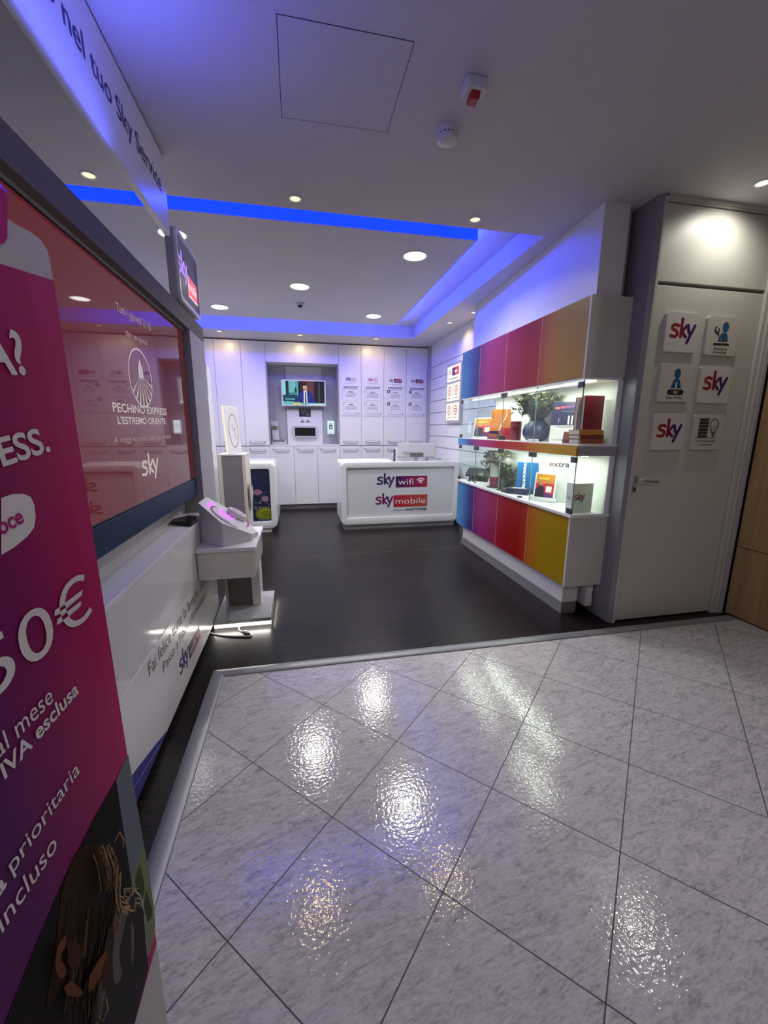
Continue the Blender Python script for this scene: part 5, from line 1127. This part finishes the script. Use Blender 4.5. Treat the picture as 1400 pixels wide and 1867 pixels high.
# ---- goods in the lower showcase
rt = thing('black_router', (2.02, 4.40, L0), 'flat black router box tilted on a stand at the far end of the lower showcase', 'router')
su2 = Vector((0.10, 0.10, 0.09)).normalized()
MB().obox((1.925, 4.52, L0 + 0.045), Vector((0.17, -0.24, 0.0)), su2 * 0.13, Vector((-0.01, -0.01, 0.028))).build('body', black, rt, bevel=0.004)
MB().obox((1.95, 4.48, L0), Vector((0.13, -0.18, 0.0)), Vector((0.05, 0.04, 0)), Vector((0, 0, 0.044))).build('foot', blackm, rt)
for i in range(2): MB().tube([(1.935 + 0.05 * i, 4.44 - 0.08 * i, L0 + 0.02), (1.91 + 0.03 * i, 4.42 - 0.06 * i, L0 + 0.006), (1.915 + 0.04 * i, 4.34 - 0.06 * i, L0 + 0.005)], 0.004, 6).build('lead', blackm, rt)
po = thing('plant_pot', (1.985, 3.90, L0), 'two-tone pot, crimson below and white above, under the grey-green plant', 'pot')
MB().lathe((1.985, 3.90, L0 + 0.012), [(0.048, 0.0), (0.050, 0.002), (0.050, 0.10)], 28).build('lower_band', pbr('pot_crimson', C(135, 25, 60), 0.35), po, smooth=True)
MB().lathe((1.985, 3.90, L0 + 0.112), [(0.0495, 0.0), (0.048, 0.14), (0.044, 0.142), (0.044, 0.10)], 28).build('upper_band', noise_wall('pot_white', (0.62, 0.60, 0.58), 0.5, 0.12, 25), po, smooth=True)
MB().lathe((1.985, 3.90, L0), [(0.075, 0.0), (0.075, 0.010), (0.06, 0.012)], 24).build('saucer', blackm, po)
pl = thing('potted_plant', (1.985, 3.90, L0 + 0.215), 'drooping grey-green plant in the crimson and white pot of the lower showcase', 'plant')
bush((1.99, 3.90, L0 + 0.213), 34, 0.24, 1.6, 0.05, fern2, pl, 9, (1.905, 2.14, 1.185))
bush((2.08, 4.02, L0 + 0.005), 16, 0.24, 1.1, 0.055, fern2, pl, 12, (1.99, 2.145, 1.15)); bush((2.08, 3.80, L0 + 0.005), 14, 0.24, 1.0, 0.055, fern2, pl, 13, (2.0, 2.145, 1.15))
ca = thing('camera_device', (1.955, 3.70, L0), 'small dark device on a round foot in front of the plant pot', 'device')
MB().lathe((1.955, 3.70, L0), [(0.04, 0), (0.04, 0.01), (0.012, 0.018), (0.012, 0.03)], 20).build('foot', blackm, ca, smooth=True); MB().lathe((1.955, 3.70, L0 + 0.03), [(0.024, 0), (0.034, 0.02), (0.036, 0.045), (0.026, 0.07), (0.0, 0.076)], 20).build('head', pbr('device_slate', C(45, 48, 62), 0.3), ca, smooth=True)
o = MB().lathe((1.935, 3.58, L0), [(0.038, 0), (0.038, 0.03), (0.034, 0.034)], 20).build('round_tin', pbr('tin_olive', C(75, 72, 62), 0.35), None, smooth=True); tag(o, 'low round grey tin between the dark device and the blue book', 'tin')
o = MB().obox((2.02, 3.54, L0), dF * 0.27, Vector((0.03, 0.024, 0)), Vector((0.02, 0.016, 0.29))).build('blue_folder', pbr('folder_blue', C(20, 110, 180), 0.4), None, bevel=0.002); tag(o, 'tall bright blue folder leaning at the back of the lower showcase', 'folder')
o = MB().obox((1.90, 3.50, L0), Vector((0.13, -0.165, 0)), Vector((0.09, 0.075, 0)), Vector((0, 0, 0.055))).build('navy_box', pbr('box_navy', C(30, 32, 70), 0.4), None, bevel=0.003); tag(o, 'flat navy box lying in front of the blue folder', 'box')
ln = thing('lanyard', (1.99, 3.42, L0 + 0.06), 'white patterned lanyard draped down the blue folder onto the navy box', 'lanyard')
def ribbon(pts, wv, m, name, parent):
    mb = MB(); wv = Vector(wv)
    for i in range(len(pts) - 1):
        a, b = Vector(pts[i]), Vector(pts[i + 1]); mb.obox(a - wv / 2, wv, b - a, Vector((0.001, 0.001, 0.0012)))
    return mb.build(name, m, parent)
wv = dF * 0.022
ra_ = [(2.068, 3.465, L0 + 0.297), (2.056, 3.452, L0 + 0.24), (2.050, 3.445, L0 + 0.16), (2.048, 3.435, L0 + 0.09), (2.02, 3.40, L0 + 0.062), (1.985, 3.39, L0 + 0.060)]
ribbon(ra_, wv, paper, 'strap', ln)
ribbon([(1.955, 3.47, L0 + 0.0565), (2.0, 3.42, L0 + 0.0605), (2.045, 3.38, L0 + 0.0565)], (0.014, 0.014, 0), paper, 'strap', ln)
mb = MB()
for i in range(8):
    f = (i + 0.5) / 8; k = min(int(f * 4), 3); a, b = Vector(ra_[k]), Vector(ra_[k + 1]); q = a.lerp(b, f * 4 - k) - Vector((0.0016, 0.0016, 0))
    mb.obox(q - wv * 0.3, wv * 0.6, Vector((0, 0, 0.010)), Vector((0.0006, 0.0006, 0)))
mb.build('pattern', navy_ink, ln)
MB().lathe((1.905, 3.26, L0), [(0.012, 0), (0.014, 0.01), (0.008, 0.02)], 12).build('clip', blackm, ln) if False else None
pk = MB().box(1.892, 1.925, 3.235, 3.275, L0, L0 + 0.014).build('black_clip', blackm, None, bevel=0.003); tag(pk, 'tiny black clip at the front edge of the lower showcase', 'clip')
# clear stand with header card and tablet
hs = thing('header_card', (2.07, 3.0, L0), 'white card headed extra standing behind the tablet in the lower showcase', 'card')
lean = Vector((0.04, 0.035, 0.355)); o0 = Vector((2.0, 3.10, L0)); nC = dF.cross(lean).normalized()
MB().obox(o0, dF * 0.235, -nC * 0.005, lean).build('card', pbr('card_grey', (0.58, 0.60, 0.60), 0.4), hs)
text('lettering', 'extra', o0 + dF * 0.05 + lean * 0.82 + nC * 0.001, dF, lean, 0.046, grad('extra_grad', 'Y', [(0, (0.05, 0.05, 0.06)), (0.4, (0.3, 0.01, 0.06)), (1, (0.6, 0.08, 0.01))], 0.5), hs, width=0.165, bold=0.02)
stn = thing('acrylic_easel', (1.985, 3.02, L0), 'clear acrylic easel holding the tablet in the lower showcase', 'easel')
MB().obox((1.915, 3.10, L0 + 0.002), dF * 0.215, Vector((0.045, 0.035, 0)), Vector((0, 0, 0.008))).build('foot', acrylic, stn)
MB().obox((1.905, 3.095, L0 + 0.010), dF * 0.215, Vector((0.004, 0.003, 0)), Vector((0, 0, 0.03))).build('lip', paper, stn)
tablet_prop((1.93, 3.085, L0 + 0.012), dF, (0.09, 0.085, 0.55), 0.175, 0.235, 'bright tablet with a red and orange advert on the easel in the lower showcase', 'propped tablets')
bg = thing('paper_bag', (2.0, 2.60, L0), 'pale carrier bag with a wordmark in the near corner of the lower showcase', 'bag')
MB().box(1.925, 2.085, 2.560, 2.640, L0, L0 + 0.215).build('body', pbr('bag_cream', (0.84, 0.81, 0.70), 0.6), bg, bevel=0.001)
wordmark('wordmark', (1.932, 2.5595, L0 + 0.095), X, Z, 0.085, grad('bag_grad', 'X', [(0, (0.5, 0.02, 0.03)), (0.45, (0.4, 0.02, 0.04)), (0.65, (0.1, 0.09, 0.1)), (1, (0.06, 0.06, 0.06))], 0.5), bg)
wordmark('wordmark', (1.9245, 2.625, L0 + 0.095), -Y, Z, 0.045, grey_ink, bg)
MB().box(1.9243, 1.9249, 2.57, 2.63, L0 + 0.01, L0 + 0.205).build('side_panel', pbr('bag_side', (0.85, 0.85, 0.84), 0.6), bg)

# ------------------------------------------------------------------ plaques on the service door
def plaque(x0, z1, kind, label, w=0.262, h=0.243):
    y = 2.39; th = 0.022
    t = thing('door_plaque', (x0 + w / 2, y, z1 - h / 2), label, 'plaque', 'square plaques on the service door')
    MB().prism(rrect((x0, y - th, z1 - h), X, Z, w, h, 0.022), (0, th - 0.0005, 0)).build('panel', plaque_m if kind == 'logo' else plaque_b, t, bevel=0.0015)
    yf = y - th
    P_ = Pic((x0, yf, z1 - h), X, Z)
    if kind == 'logo':
        wordmark('wordmark', (x0 + 0.038, yf, z1 - 0.150), X, Z, 0.186, grad('logo_gradient', 'X', [(0, (0.26, 0.05, 0.015)), (0.3, (0.30, 0.01, 0.02)), (0.55, (0.18, 0.01, 0.05)), (0.72, (0.05, 0.02, 0.16)), (1, (0.03, 0.035, 0.15))], 0.4), t, 0.27)
        return t
    if kind == 'help':
        P_.disc(blue_ink, 0.145, 0.177, 0.026, 0.033)
        P_.poly(blue_ink, [(0.095, 0.085), (0.175, 0.085), (0.172, 0.120), (0.160, 0.142), (0.120, 0.142), (0.105, 0.115)])
        P_.line(ink, [(0.068, 0.150), (0.078, 0.138), (0.090, 0.140), (0.118, 0.095)], 0.013); P_.arc(ink, 0.078, 0.158, 0.016, 0.018, 100, 400, 0.010, 14)
        P_.line(plaque_b, [(0.094, 0.136), (0.123, 0.09)], 0.003); P_.line(ink, [(0.070, 0.070), (0.186, 0.070)], 0.014)
        P_.build('pictogram', t)
        text('lettering', 'Assistenza', (x0 + 0.128, yf, z1 - h + 0.034), X, Z, 0.0175, ink, t, align='CENTER', width=0.112, bold=0.012)
        text('lettering', 'immediata', (x0 + 0.128, yf, z1 - h + 0.012), X, Z, 0.0175, ink, t, align='CENTER', width=0.110, bold=0.012)
    elif kind == 'sales':
        P_.disc(blue_ink, 0.135, 0.180, 0.026, 0.033)
        P_.poly(blue_ink, [(0.092, 0.088), (0.110, 0.140), (0.130, 0.146), (0.127, 0.088)]); P_.poly(blue_ink, [(0.178, 0.088), (0.160, 0.140), (0.140, 0.146), (0.143, 0.088)]); P_.poly(blue_ink, [(0.112, 0.138), (0.135, 0.125), (0.158, 0.138), (0.150, 0.148), (0.120, 0.148)])
        P_.line(ink, [(0.088, 0.062), (0.182, 0.062)], 0.036)
        P_.build('pictogram', t)
        wordmark('wordmark', (x0 + 0.118, yf - 0.0012, z1 - h + 0.055), X, Z, 0.034, plaque_b, t, 0.24)
        text('lettering', 'Area Vendita', (x0 + 0.132, yf, z1 - h + 0.020), X, Z, 0.0165, ink, t, align='CENTER', width=0.135, bold=0.012)
    else:
        P_.rect(ink, 0.050, 0.085, 0.130, 0.215)
        for i in range(5):
            for j in range(5): P_.rect(plaque_b, 0.0585 + 0.014 * i, 0.100 + 0.023 * j, 0.0638 + 0.014 * i, 0.107 + 0.023 * j)
        tl = pbr('ink_teal', (0.03, 0.06, 0.075), 0.4)
        P_.arc(tl, 0.176, 0.172, 0.034, 0.038, -50, 230, 0.006, 26); P_.line(tl, [(0.154, 0.143), (0.163, 0.118), (0.190, 0.118), (0.198, 0.143)], 0.006)
        for k in range(3): P_.line(ink, [(0.165 + 0.003 * k, 0.110 - 0.009 * k), (0.188 - 0.003 * k, 0.110 - 0.009 * k)], 0.006)
        P_.line(tl, [(0.168, 0.160), (0.176, 0.150), (0.184, 0.160)], 0.003); P_.line(tl, [(0.176, 0.150), (0.176, 0.125)], 0.003); P_.rect(ink, 0.022, 0.079, 0.215, 0.082)
        P_.build('pictogram', t)
        text('lettering', 'La soluzione per', (x0 + 0.125, yf, z1 - h + 0.054), X, Z, 0.0155, ink, t, align='CENTER', width=0.165, bold=0.012)
        text('lettering', 'i condomini', (x0 + 0.125, yf, z1 - h + 0.030), X, Z, 0.0155, ink, t, align='CENTER', width=0.115, bold=0.012)
    return t
plaque(2.333, 2.140, 'logo', 'white plaque with a large wordmark, top left on the service door')
plaque(2.655, 2.132, 'help', 'beige plaque with a blue figure holding a spanner, top right on the door')
plaque(2.337, 1.826, 'sales', 'beige plaque with a blue figure behind a counter, middle left on the door')
plaque(2.655, 1.822, 'logo', 'white plaque with a large wordmark, middle right on the door')
plaque(2.338, 1.506, 'logo', 'white plaque with a large wordmark, bottom left above the handle')
plaque(2.658, 1.506, 'flats', 'beige plaque with a tower block and a light bulb, bottom right on the door')
